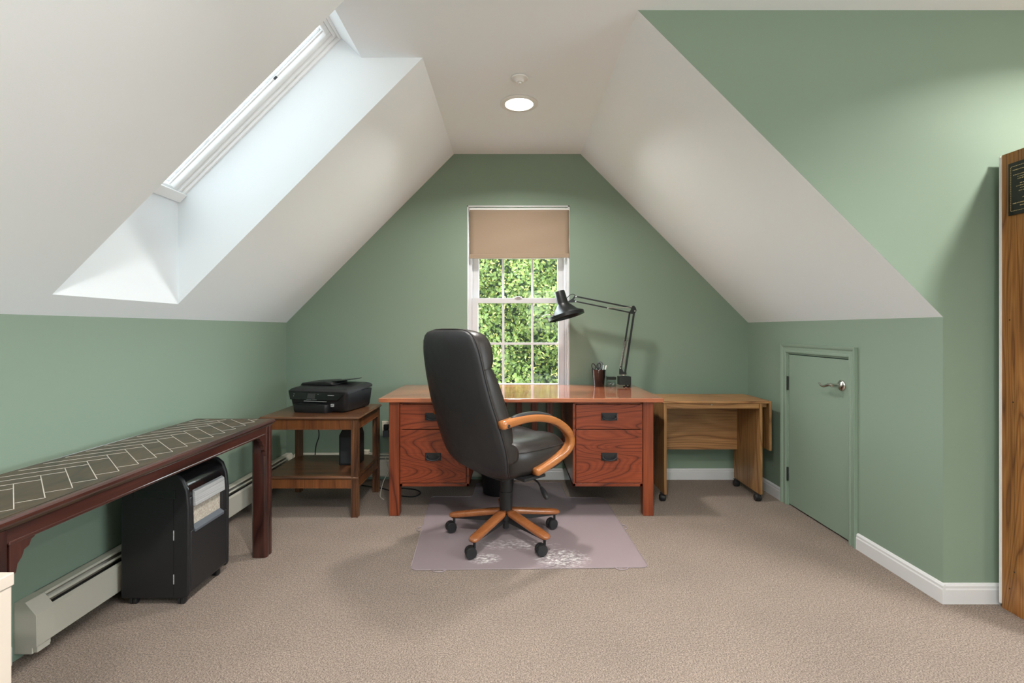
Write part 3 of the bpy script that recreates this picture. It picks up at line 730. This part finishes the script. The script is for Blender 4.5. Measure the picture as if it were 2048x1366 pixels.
mb.build('back_cover', HEATER, ht)
mb = MB().prism([(.0725, .177), (.0815, .1665), (.0815, .052), (.074, .047), (.0725, .052), (.0795, .056), (.0795, .165), (.0710, .175)], Y0h, YE, 'y'); mb.build('front_panel', HEATER, ht)
mb = MB().prism([(.055, .197), (.061, .190), (.060, .188), (.054, .195)], Y0h, YE, 'y'); mb.build('damper', HEATER, ht)
mb = MB().box(.008, .070, Y0h+.02, YE, .060, .150); mb.build('fins', IRON, ht)
corner = MB().prism(solid, YE, Yh-.0005, 'y'); corner.build('corner_cap', HEATER, ht, bevel=.0015)
# back wall run, profile mirrored toward -y
hxe = -.13-XL
def bprof(pf): return [(Yh-a, b) for a, b in pf]
MB().prism(bprof(solid), .08, .16, 'x').build('corner_cap', HEATER, ht, bevel=.0015)
MB().prism(bprof(solid), hxe-.06, hxe, 'x').build('end_cap', HEATER, ht, bevel=.0015)
mb = MB(); mb.prism(bprof([(.0005, .214), (.041, .214), (.047, .2075), (.045, .2055), (.040, .211), (.0005, .211)]), .16, hxe-.06, 'x').prism(bprof([(.0005, .211), (.004, .211), (.004, .02), (.0005, .02)]), .16, hxe-.06, 'x')
mb.build('back_cover', HEATER, ht)
MB().prism(bprof([(.0725, .177), (.0815, .1665), (.0815, .052), (.074, .047), (.0725, .052), (.0795, .056), (.0795, .165), (.0710, .175)]), .16, hxe-.06, 'x').build('front_panel', HEATER, ht)
MB().prism(bprof([(.055, .197), (.061, .190), (.060, .188), (.054, .195)]), .16, hxe-.06, 'x').build('damper', HEATER, ht)
MB().box(.17, hxe-.06, Yh-.070, Yh-.008, .060, .150).build('fins', IRON, ht)

# ------------------------------------------------------------------ dark console table
CX0, CX1, CY0, CY1, CZ = -1.717, -1.287, 1.20, 2.725, .724
ct = thing('console_table', 'long dark mahogany console table with herringbone inlaid top along the left wall', 'table', ((CX0+CX1)/2, CY0, 0))
cc = (CX0+CX1)/2; hxx = (CX1-CX0)/2; LY = CY1-CY0
mb = MB(); rings = []
for ins, z in [(.012, -.030), (.006, -.028), (.006, -.022), (.0, -.016), (.001, -.009), (.006, -.004), (.009, -.003), (.012, 0)]:
    rings.append([(-hxx+ins, ins, CZ+z), (hxx-ins, ins, CZ+z), (hxx-ins, LY-ins, CZ+z), (-hxx+ins, LY-ins, CZ+z)])
mb.loft(rings); tp = mb.build('tabletop', BENT, ct)
MB().box(-hxx+.018, hxx-.018, .018, LY-.018, CZ, CZ+.0008).build('tabletop_panel', BENT, ct)
# rim edge in the darker polish
mb = MB(); rings = []
for ins, z in [(.0, -.020), (-.003, -.014), (-.002, -.006), (.004, -.001), (.011, .0006), (.012, -.004), (.012, -.02)]:
    rings.append([(-hxx+ins, ins, CZ+z), (hxx-ins, ins, CZ+z), (hxx-ins, LY-ins, CZ+z), (-hxx+ins, LY-ins, CZ+z)])
mb.loft(rings, cap=False); mb.build('edge_moulding', BENY, ct)
Wd, Lb = .064, .247; r2 = math.sqrt(.5); x00, y00 = -1.56-cc, 1.568-CY0; mb = MB(); tiles = MB()
def ab(a, b): return (x00+(a+b)*r2, y00+(-a+b)*r2)
def clipseg(p, q):
    (ax, ay), (bx, by) = p, q; t0, t1 = 0, 1
    for pa, pb, lo, hi in ((ax, bx, -hxx+.03, hxx-.03), (ay, by, .04, LY-.04)):
        d = pb-pa
        if abs(d) < 1e-9:
            if not lo <= pa <= hi: return None
            continue
        ta, tb = (lo-pa)/d, (hi-pa)/d
        if ta > tb: ta, tb = tb, ta
        t0, t1 = max(t0, ta), min(t1, tb)
    if t1-t0 < .02: return None
    return (ax+(bx-ax)*t0, ay+(by-ay)*t0), (ax+(bx-ax)*t1, ay+(by-ay)*t1)
def seg(p, q, w_=.0013, hz=.0016):
    cl = clipseg(p, q)
    if not cl: return
    p, q = Vector(cl[0]), Vector(cl[1]); d = (q-p).normalized()*w_; n_ = Vector((-d.y, d.x))
    vs = [p-n_, q-n_, q+n_, p+n_]
    mb.add([(a.x, a.y, CZ+.0004) for a in vs]+[(a.x, a.y, CZ+hz) for a in vs], [(3, 2, 1, 0), (4, 5, 6, 7), (0, 1, 5, 4), (1, 2, 6, 5), (2, 3, 7, 6), (3, 0, 4, 7)])
for i in range(-8, 16):
    seg(ab(-i*Wd, i*Wd), ab(-(i-1)*Wd+Lb, i*Wd), .0013, .0017)
    seg(ab(-i*Wd, i*Wd-Lb), ab(-i*Wd, (i+1)*Wd), .0013, .0015)
    seg(ab(-i*Wd+Lb, i*Wd+.002), ab(-i*Wd+Lb, (i+1)*Wd-.002), .0010, .0013)
    seg(ab(-(i+1)*Wd+.002, (i+1)*Wd-Lb), ab(-i*Wd-.002, (i+1)*Wd-Lb), .0010, .0013)
lab(mb.build('inlay', INLAY, tp), 'thin pale herringbone inlay lines')
# apron
def bracket(y0, sgn, zt, wdt=.070, ht_=.12):  # stepped ogee bracket profile in (y,z)
    pts = [(0, zt), (wdt, zt), (wdt, zt-.012), (wdt-.010, zt-.016), (wdt-.016, zt-.030), (wdt-.030, zt-.036), (wdt-.036, zt-.052), (wdt-.048, zt-.066), (wdt-.052, zt-.086), (wdt-.062, zt-.094), (wdt-.066, zt-ht_), (0, zt-ht_)]
    return [(y0+sgn*a, b) for a, b in pts]
ZA = .656
for s_ in (-1, 1):
    xa, xb = sorted((s_*(hxx-.010), s_*(hxx-.030)))
    MB().box(xa, xb, .06, LY-.06, ZA, CZ-.028).build('apron', BENY, ct, bevel=.002)
    xa, xb = sorted((s_*(hxx-.007), s_*(hxx-.032)))
    mb = MB().box(xa, xb, .09, LY-.09, ZA-.006, ZA+.004); mb.build('apron_bead', BENY, ct, bevel=.003)
    for y0, sg in ((.093, 1), (LY-.078, -1)):
        MB().prism(bracket(y0, sg, ZA+.003), xa+.002, xb-.002, 'x').build('bracket', BENZ, ct, bevel=.003)
for yy in (.010, LY-.030): MB().box(-hxx+.06, hxx-.06, yy, yy+.02, ZA, CZ-.028).build('apron', BENY, ct, bevel=.002)
for s_ in (-1, 1):
    for y0, y1 in ((.008, .095), (LY-.083, LY-.008)):
        xa, xb = sorted((s_*(hxx-.006), s_*(hxx-.086)))
        q = .012
        MB().prism([(xa+q, y0), (xb-q, y0), (xb-q*.6, y0+.003), (xb, y0+q), (xb, y0+.030), (xb-.004, y0+.034), (xb-.004, y1-.034), (xb, y1-.03), (xb, y1-q), (xb-q, y1), (xa+q, y1), (xa, y1-q), (xa, y0+q)], 0, CZ-.03, 'z').build('leg', BENZ, ct, bevel=.0015)

# ------------------------------------------------------------------ shredder under the console
sd = thing('paper_shredder', 'tall black paper shredder on casters under the console table', 'shredder', (-1.405, 2.185, 0))
# local: front faces +x at x=0, y 0..0.315, depth to -.30
mb = MB(); sd.scale = (1, 1, 1.065)
outer = [(-.30, .030), (-.03, .030), (-.012, .034), (-.006, .05), (-.004, .40), (-.012, .47), (-.030, .515), (-.055, .535), (-.12, .548), (-.30, .555)]
mb.prism(outer, 0, .020, 'y').prism(outer, .300, .320, 'y')
mb.prism([(-.30, .03), (-.03, .03), (-.006, .05), (-.005, .30), (-.30, .30)], .02, .30, 'y')
mb.prism([(-.30, .30), (-.030, .30), (-.030, .44), (-.30, .44)], .02, .30, 'y')
mb.prism([(-.005, .30), (-.030, .30), (-.030, .44), (-.009, .44)], .02, .045, 'y').prism([(-.005, .30), (-.030, .30), (-.030, .44), (-.009, .44)], .262, .30, 'y')
mb.build('cabinet', BLK, sd, bevel=.006, smooth=True, seg=3)
mb = MB().prism([(-.30, .441), (-.012, .441), (-.018, .475), (-.030, .505), (-.055, .526), (-.12, .540), (-.30, .545)], .022, .298, 'y'); mb.build('shredder_head', BLKG, sd, bevel=.004, smooth=True, seg=3)
MB().prism([(-.012, .395), (.003, .398), (-.001, .455), (-.014, .464)], .042, .270, 'y').build('front_band', SILV, sd, bevel=.002)
MB().box(-.026, -.018, .046, .262, .300, .396).build('bin_window', PAPER, sd)
MB().prism([(-.026, .296), (.000, .288), (.001, .300), (-.020, .318)], .044, .266, 'y').build('window_ledge', GREYP, sd, bevel=.002)
MB().box(-.24, -.06, -.0015, .004, .44, .475).build('side_handle', BLKG, sd, bevel=.001)
for z in (.27, .09): MB().box(-.070, -.066, -.0012, .003, z, z+.04).build('hinge_pin', SILV, sd)
MB().box(-.0695, -.0675, -.0006, .002, .04, .44).build('door_gap', mat('gap_black', (.002,)*3, .9), sd)
MB().box(-.13, -.06, .05, .27, .547, .5505).build('feed_slot', mat('slot_black', (.002,)*3, .9), sd)
for x in (-.255, -.045):
    for y in (.035, .285):
        mb = MB()
        for s_ in (-1, 1): mb.lathe([(.006, s_*.002), (.015, s_*.002), (.016, s_*.005), (.016, s_*.012), (.013, s_*.014), (.005, s_*.0145)], (x, y-.012, .016), 18, 'x')
        mb.box(x-.006, x+.006, y-.02, y+.012, .020, .031)
        mb.build('caster', BLK, sd, smooth=True)

# ------------------------------------------------------------------ filing cabinet at the lower left
fc = thing('filing_cabinet', 'white metal cabinet corner at the lower left of the view', 'cabinet', (-1.36, .86, 0))
MB().box(-.235, .243, -.26, .26, .03, .636).build('body', CAB, fc, bevel=.003)
MB().box(-.238, .2455, -.263, .263, .6365, .665).build('top', CAB, fc, bevel=.002)
MB().box(-.22, .23, -.25, .25, 0, .03).build('plinth', CAB, fc)
for z in (.05, .345): 
    d = MB().box(-.225, .235, -.278, -.261, z, z+.285).build('drawer', CAB, fc, bevel=.003)
    MB().box(-.06, .06, -.295, -.278, z+.2, z+.215).build('handle', CHROME, d, bevel=.003)

# ------------------------------------------------------------------ oak printer cart on the right
KX0, KX1, KY0, KY1, KZ = 1.068, 1.806, 3.495, 3.885, .708
kt = thing('rolling_cart', 'oak laminate rolling cart with folded drop leaf beside the desk', 'cart', ((KX0+KX1)/2, KY0, 0))
kc = (KX0+KX1)/2
MB().box(KX0-kc, KX1-kc, 0, KY1-KY0, KZ-.018, KZ).build('tabletop', OAKX, kt, bevel=.003)
for x0 in (1.072, 1.742): MB().box(x0-kc, x0+.020-kc, .004, .41, .052, KZ-.0182).build('side_panel', OAKZ, kt, bevel=.0015)
MB().box(1.092-kc, 1.742-kc, .010, .028, KZ-.055, KZ-.0182).build('front_rail', OAKX, kt, bevel=.003)
MB().box(1.092-kc, 1.742-kc, .352, .370, .285, KZ-.0182).build('back_panel', OAKX, kt, bevel=.0015)
MB().box(1.818-kc, 1.838-kc, .02, .36, .352, KZ-.004).build('drop_leaf', OAKZ, kt, bevel=.008, seg=4)
MB().box(1.7625-kc, 1.812-kc, .05, .34, KZ-.05, KZ-.0185).build('leaf_support', OAKX, kt)
MB().box(1.40-kc, 1.412-kc, .006, .0105, KZ-.030, KZ-.024).build('catch', CHROME, kt)
for x0 in (1.082, 1.752):
    for y0 in (.045, .375):
        if x0 < 1.5 and y0 > .3: continue
        mb = MB().box(x0-kc-.022, x0-kc+.012, y0-.016, y0+.016, .046, .0518)
        for s_ in (-1, 1): mb.lathe([(.008, s_*.002), (.021, s_*.002), (.0235, s_*.006), (.0235, s_*.016), (.020, s_*.020), (.008, s_*.0205)], (x0-kc-.012, y0-.012, .0235), 20, 'x')
        mb.lathe([(.0235, -.014), (.027, -.010), (.027, .010), (.0235, .014)], (x0-kc-.012, y0-.012, .0235), 20, 'x')
        mb.build('caster', BLK, kt, smooth=True)

# ------------------------------------------------------------------ bookcase at the far right
bk = thing('bookcase', 'tall oak laminate bookcase whose side panel stands at the right edge', 'bookcase', (2.135, 2.17, 0))
BH = 1.966
MB().box(0, .02, -.30, .004, 0, BH).build('side_panel', BOOKZ, bk, bevel=.0015)
MB().box(.80, .82, -.30, .004, 0, BH).build('side_panel', BOOKZ, bk, bevel=.0015)
MB().box(-.006, .82, .0045, .010, .02, BH-.005).build('back_board', WHITEP, bk)
for z in (.06, .44, .82, 1.2, 1.58, BH-.022): MB().box(.0205, .7995, -.296, .004, z, z+.02).build('shelf', BOOKZ, bk, bevel=.001)
for y, z in ((-.03, .10), (-.045, .90), (-.03, 1.25), (-.05, .18)):
    MB().lathe([(.003, 0), (.003, -.0008)], (0, y, z), 8, 'x').build('screw', IRON, bk)
plq = thing('plaque', 'black plaque with pale engraved lettering on the bookcase side', 'plaque', (2.1345, 2.14, 1.694))
MB().box(-.006, 0, -.19, 0, 0, .222).build('plate', PLAQ, plq, bevel=.001)
mb = MB()
for k in range(26):
    z = .018+k*.0075
    if z < .205: mb.box(-.0064, -.0058, -.0125, -.0105, z, z+.005)
    y = -.0125-k*.0068
    if y > -.178:
        mb.box(-.0064, -.0058, y-.0045, y, .204, .206); mb.box(-.0064, -.0058, y-.0045, y, .016, .018)
rr_ = random.Random(3)
for z, y0, y1 in ((.187, -.02, -.17), (.166, -.022, -.16), (.156, -.04, -.15), (.147, -.04, -.15), (.127, -.05, -.14), (.117, -.035, -.16), (.107, -.05, -.15), (.096, -.045, -.15), (.066, -.06, -.13), (.046, -.02, -.10), (.034, -.05, -.15)):
    y = y0
    while y > y1:
        l_ = rr_.uniform(.002, .006); mb.box(-.0063, -.0058, y-l_, y, z, z+rr_.uniform(.0022, .0038)); y -= l_+rr_.uniform(.001, .003)
mb.build('lettering', GOLD, plq)

# ------------------------------------------------------------------ desk lamp
LY_ = 3.86
lp = thing('desk_lamp', 'black jointed-arm desk lamp clamped at the back right of the desk', 'lamp', (.878, LY_, DZT))
MB().box(-.050, .044, -.035, .035, .018, .082).build('clamp', BLKM, lp, bevel=.004)
mb = MB().lathe([(.024, 0), (.024, .006), (.008, .008), (.008, .02)], (.012, 0, 0), 20).box(.034, .044, -.02, .02, 0, .02); mb.build('clamp_screw', BLKM, lp, smooth=True)
def q(u, v, D=LY_): return Vector(((u-1021.6)*D/1000-.878, D-LY_, H-(v-658.5)*D/1000-DZT))
# joints
mb = MB().lathe([(.020, .088), (.020, .096), (.012, .098)], (-.01, 0, 0), 20); mb.build('swivel', SPRING, lp, smooth=True)
E0, E1, E2 = (-.030, 0, .118), (.004, 0, .118), (.0755, 0, .585)
def bar(mb, a, b, dy, wx=.0052, wy=.004):
    a, b = Vector(a)+Vector((0, dy, 0)), Vector(b)+Vector((0, dy, 0)); d = (b-a).normalized(); n_ = Vector((-d.z, 0, d.x))
    return mb.loft([[p+n_*wx+Vector((0, wy, 0)), p+n_*wx-Vector((0, wy, 0)), p-n_*wx-Vector((0, wy, 0)), p-n_*wx+Vector((0, wy, 0))] for p in (a, b)])
la, lb_, lc, ld_ = (-.034, 0, .112), (.040, 0, .575), (.004, 0, .108), (.076, 0, .590)
mb = MB(); bar(mb, la, lb_, 0, .0065, .005); bar(mb, lc, ld_, .010); bar(mb, lc, ld_, -.010)
mb.prism([(-.042, .096), (.016, .096), (.012, .122), (-.006, .112), (-.026, .150), (-.040, .148)], -.006, .006, 'y')
mb.build('lower_arm', BLKM, lp, bevel=.001)
def spring(a, b, r=.005, turns=34):
    a, b = Vector(a), Vector(b); d = (b-a); t_ = d.normalized(); n1 = t_.orthogonal().normalized(); n2 = t_.cross(n1); pts = [a]
    for i in range(turns*8+1): an = 2*PI*i/8; pts.append(a+d*(.04+.92*i/(turns*8))+(n1*math.cos(an)+n2*math.sin(an))*r)
    return pts+[b]
mb = MB()
for dx in (-.012, .010): mb.tube(spring((-.020+dx, -.002, .150), (.018+dx, -.002, .360)), .0016, 5)
mb.box(-.006, .034, -.004, .004, .360, .364)
mb.build('spring', SPRING, lp, smooth='all')
ua0, ua1 = (.068, 0, .608), (-.378, 0, .698)
ub0, ub1 = (.050, 0, .572), (-.380, 0, .660)
mb = MB(); bar(mb, ua0, ua1, .008); bar(mb, ua0, ua1, -.008); bar(mb, ub0, ub1, 0, .0052, .004)
mb.prism([(.030, .568), (.050, .598), (.056, .622), (.072, .628), (.086, .612), (.092, .592), (.088, .576), (.060, .562)], -.005, .005, 'y')
mb.build('upper_arm', BLKM, lp, bevel=.001)
mb = MB(); mb.tube([(.055, -.010, .616), (-.02, -.010, .612), (-.13, -.010, .608)], .003, 8)
mb.build('link_rod', SPRING, lp, smooth=True)
for p in ((-.130, -.008, .608), (-.376, -.012, .697), (-.378, -.008, .660), (.076, -.013, .585), (-.034, -.008, .145)): MB().lathe([(.0055, -.004), (.0055, .004)], p, 12, 'y').build('fastener', SPRING, lp, smooth=True)
mb = MB().prism([(-.372, .706), (-.384, .706), (-.405, .682), (-.440, .658), (-.455, .650), (-.446, .640), (-.420, .650), (-.385, .652), (-.372, .660), (-.378, .672), (-.392, .672)], -.005, .005, 'y')
mb.build('head_bracket', BLKM, lp, bevel=.001)
mb = MB().tube(spring_ := spline([(-.378, .006, .702), (-.395, .006, .716), (-.42, .004, .710), (-.442, .002, .688), (-.462, 0, .668)], 6), .0028, 8); mb.build('cord', CORDB, lp, smooth='all')
# head: shade axis tilted
hdm = Matrix.Translation(Vector((-.490, -.02, .678))) @ Matrix.Rotation(math.radians(-15), 4, 'Y') @ Matrix.Rotation(math.radians(-6), 4, 'X')
mb = MB(); mb.M = hdm
prof = [(0, .060), (.0385, .060), (.041, .055), (.044, -.035), (.047, -.045), (.100, -.105), (.135, -.120), (.141, -.124), (.141, -.148), (.137, -.150), (.134, -.128), (.098, -.112), (.045, -.052), (.040, -.04), (0, -.038)]
mb.lathe(prof, n=48, cap=False); hdo = mb.build('lamp_shade', BLKM, lp, smooth=True)
mb = MB(); mb.M = hdm
mb.tube(spline([(-.095, -.098, -.122), (-.130, -.118, -.108), (-.168, -.085, -.100), (-.182, -.040, -.104), (-.165, .0, -.112), (-.139, .012, -.124)], 5), .0032, 8); mb.build('shade_handle', CHROME, hdo, smooth='all')
mb = MB(); mb.M = hdm
mb.lathe([(.018, -.04), (.022, -.07), (.030, -.095), (.024, -.118), (0, -.126)], n=20, cap=False); mb.build('bulb', WHITEP, hdo, smooth=True)

# ------------------------------------------------------------------ pencil cup, scissors, pens, clip box
cup = thing('pencil_cup', 'black tapered pencil cup on the desk beside the lamp', 'cup', (.686, 3.90, DZT))
MB().lathe([(0, 0), (.040, 0), (.0415, .002), (.0545, .128), (.056, .132), (.053, .132), (.051, .126), (.038, .006), (0, .006)], n=40, cap=False).build('cup_body', BLKG, cup, smooth=True)
def at_cup(dx, dy, z): return (.686+dx, 3.90+dy, DZT+z)
sci = thing('scissors', 'black handled scissors standing in the pencil cup', 'scissors', at_cup(-.018, 0, .008))
for cx, cz, rx, rz_, tl in ((-.022, .145, .014, .024, .35), (.018, .150, .015, .022, -.25)):
    pts = [(cx+rx*math.cos(a)*math.cos(tl)-rz_*math.sin(a)*math.sin(tl), .002, cz+rx*math.cos(a)*math.sin(tl)+rz_*math.sin(a)*math.cos(tl)) for a in [2*PI*k/24 for k in range(25)]]
    MB().tube(pts, .0038, 8).build('finger_loop', BLK, sci, smooth='all')
MB().prism([(-.010, .125), (.004, .128), (.008, .0), (.002, 0)], .0, .003, 'y').prism([(-.004, .128), (.010, .125), (.012, .0), (.006, 0)], .003, .006, 'y').build('blades', CHROME, sci)
sc2 = thing('scissors', 'second pair of scissors behind with one large grey loop in the cup', 'scissors', at_cup(.004, .018, .008))
pts = [(.012+.020*math.cos(a), 0, .155+.026*math.sin(a)) for a in [2*PI*k/28 for k in range(29)]]
MB().tube(pts, .0034, 8).build('finger_loop', GREYP, sc2, smooth='all')
MB().prism([(.002, .13), (.014, .13), (.010, 0), (.004, 0)], -.002, .002, 'y').build('blades', CHROME, sc2)
for dx, dy, tx, m_, l_ in ((.018, -.004, .26, WHITEP, 'white capped pen leaning to the right in the pencil cup'), (.010, .010, .20, SPRING, 'silver pen leaning right behind the white pen in the cup')):
    pn = thing('pen', l_, 'pen', at_cup(dx, dy, .010)); pn.rotation_euler = (0, tx, 0)
    MB().lathe([(0, 0), (.004, .008), (.0045, .10)], n=12, cap=False).build('barrel', BLK, pn, smooth=True)
    MB().lathe([(.0052, .095), (.0056, .150), (.004, .158), (0, .159)], n=12, cap=False).build('cap', m_, pn, smooth=True)
cb = thing('paper_clip_box', 'small clear box of paper clips with a black lid next to the pencil cup', 'box', (.778, 3.885, DZT))
o_ = MB(); o_.box(-.033, .033, -.033, -.031, 0, .055).box(-.033, .033, .031, .033, 0, .055).box(-.033, -.031, -.031, .031, 0, .055).box(.031, .033, -.031, .031, 0, .055).box(-.031, .031, -.031, .031, 0, .002)
o_.build('clear_base', ACRYL, cb, bevel=.0005)
MB().box(-.034, .034, -.034, .034, .055, .078).build('lid', BLKG, cb, bevel=.002)
r3 = random.Random(5)
pc = MB()
for k in range(46):
    c_ = Vector((r3.uniform(-.022, .022), r3.uniform(-.022, .022), r3.uniform(.004, .034))); d = Vector((r3.uniform(-1, 1), r3.uniform(-1, 1), r3.uniform(-.7, .7))).normalized()*.008
    n_ = d.orthogonal().normalized()*.0026
    pc.tube([c_-d-n_, c_+d-n_, c_+d*1.15, c_+d+n_, c_-d*.7+n_, c_-d*.8], .0005, 4)
pco = pc.build('paper_clips', CHROME); pco.location = (.778, 3.885, DZT); pco['kind'] = 'stuff'; tag(pco, 'silver paper clips heaped inside the clear box', 'paper clips')

# ------------------------------------------------------------------ waste bin under the desk
bn = thing('waste_bin', 'black plastic waste bin on the floor under the desk', 'bin', (-.095, 3.70, .0045))
MB().lathe([(0, 0), (.105, 0), (.110, .006), (.112, .05), (.114, .055), (.135, .27), (.140, .275), (.140, .285), (.134, .285), (.131, .27), (.108, .012), (0, .010)], n=44, cap=False).build('bin_body', BLK, bn, smooth=True)

# ------------------------------------------------------------------ outlets and cables
ot = thing('wall_outlet', 'ivory wall outlet with a plugged adapter beside the side table', 'outlet', (-1.00, YB, .41))
MB().box(-.038, .038, -.006, 0, -.06, .06).build('cover_plate', IVORY, ot, bevel=.002)
MB().box(-.016, .020, -.045, -.0065, -.002, .038).build('plug', BLK, ot, bevel=.003)
MB().box(-.020, .024, -.055, -.0065, -.062, -.008).build('adapter', GREYP, ot, bevel=.003)
o2 = thing('wall_outlet', 'pale outlet plate in the baseboard under the desk', 'outlet', (.245, YB-.0142, .048))
MB().box(-.036, .036, -.005, 0, -.022, .022).build('cover_plate', IVORY, o2, bevel=.0015)
def cord(name, pts, r, m_, label):
    o_ = MB().tube(spline(pts, 6), r, 8).build(name, m_, smooth='all'); tag(o_, label, 'cord'); return o_
cord('printer_cable', [(-1.46, 3.772, .690), (-1.50, 3.84, .665), (-1.50, 3.90, .60), (-1.515, 3.92, .48), (-1.50, 3.91, .38), (-1.53, 3.93, .30), (-1.54, 3.935, .222)], .004, CORDB, 'black cord hanging behind the side table from the printer')
cord('network_cord', [(-.985, 3.93, .200), (-.965, 3.90, .15), (-.95, 3.88, .11), (-.965, 3.80, .06), (-.96, 3.70, .02), (-.94, 3.60, .0045), (-.90, 3.54, .0045)], .0036, CORDW, 'white cord curving down to the carpet between table and desk')
cord('extension_cord', [(-1.15, 3.86, .0045), (-1.00, 3.80, .0045), (-.91, 3.74, .0045), (-.86, 3.68, .0045), (-.80, 3.62, .0045), (-.70, 3.60, .0045), (-.665, 3.68, .0045), (-.72, 3.76, .0045), (-.85, 3.80, .0045), (-.93, 3.87, .0045)], .0045, CORDB, 'black cord looping on the carpet around the desk leg')

# ------------------------------------------------------------------ tree outside the window
rt = random.Random(11)
tr_ = thing('linden_tree', 'leafy green tree with pale yellow blossoms filling the window', 'tree', (.3, 9.5, -3.5))
LEAF = mat('leaf', (.1, .2, .05), .55, spec=.25)
v = N(LEAF, 'ShaderNodeTexCoord'); nn = noise(LEAF, v.outputs['Object'], 2.4, 2)
oi = N(LEAF, 'ShaderNodeNewGeometry')
L(LEAF, mixc(LEAF, oi.outputs['Random Per Island'], ramp(LEAF, nn, [(.35, (.014, .032, .006)), (.65, (.042, .070, .014))]), (.095, .130, .028)), B(LEAF).inputs['Base Color'])
BLOS = mat('blossom', (.24, .23, .07), .7, spec=.2)
def leafcloud(n, size, mname, m_, seed, lobes=True, jit=1.0):
    r_ = random.Random(seed); mb = MB()
    for k in range(n):
        # clumpy crown surface: front-facing bulges
        u = r_.uniform(-2.6, 2.7); z = r_.uniform(1.0, 8.2)
        bul = .55*math.sin(u*2.3+1.3)*math.cos(z*2.1+.4)+.35*math.sin(u*4.7+z*3.9)+.22*math.sin(u*9.3-z*8.7)
        y = -2.2-bul*.55+abs(u)**2*.12+r_.random()**2*.9*jit
        c_ = Vector((u, y, z)); s_ = size*r_.uniform(.65, 1.25)
        R_ = Euler((r_.uniform(-1.0, .7), r_.uniform(-.8, .8), r_.uniform(0, 6.28))).to_matrix()
        if r_.random() < .6: R_ = Euler((PI/2+r_.uniform(-.7, .5), r_.uniform(-3, 3), r_.uniform(-.7, .7))).to_matrix()
        if lobes: pts = [(0, -1, 0), (.62, -.45, .10), (.66, .15, .12), (0, 1.1, -.10), (-.66, .15, .12), (-.62, -.45, .10)]
        else: pts = [(0, -1, 0), (.30, -.2, .06), (.26, .7, .1), (0, 1.1, 0), (-.26, .5, .1), (-.30, -.3, .06)]
        mb.add([c_+R_ @ Vector(p)*s_ for p in pts], [(0, 1, 2, 3), (0, 3, 4, 5)])
    return mb.build(mname, m_, tr_)
leafcloud(62000, .030, 'foliage', LEAF, 1)
leafcloud(12000, .026, 'blossom', BLOS, 2, lobes=False, jit=.35)
mb = MB(); mb.tube([(0, 0, 0), (.05, .05, 2), (0, 0, 5), (.1, 0, 8)], [.22, .18, .12, .04], 12)
for k in range(12):
    a = rt.uniform(0, 6.28); z = rt.uniform(2, 7); mb.tube([(0, 0, z), (.9*math.cos(a), .9*math.sin(a)-.3, z+.6), (1.9*math.cos(a), 1.4*math.sin(a)-.5, z+1.1)], [.06, .04, .015], 6)
mb.build('trunk', BARK, tr_, smooth='all')
mb = MB(); 
for i in range(1): mb.box(-4, 4, -1.1, -1.0, .6, 8.6)
INNER = mat('shaded_leaf_core', (.008, .017, .005), .9)  # near-black core, shade in the gaps between leaves put into its colour
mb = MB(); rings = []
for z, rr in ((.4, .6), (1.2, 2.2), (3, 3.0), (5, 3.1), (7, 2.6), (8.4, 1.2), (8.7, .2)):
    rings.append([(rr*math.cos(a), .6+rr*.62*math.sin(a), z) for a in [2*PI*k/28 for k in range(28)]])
mb.loft(rings); mb.build('shaded_leaf_core', INNER, tr_, smooth='all')
gl = MB().box(-20, 20, 4.6, 30, -3.6, -3.5); go = struct('ground', gl, mat('lawn', (.06, .12, .03), .9), 'green lawn outside below the window', 'lawn')
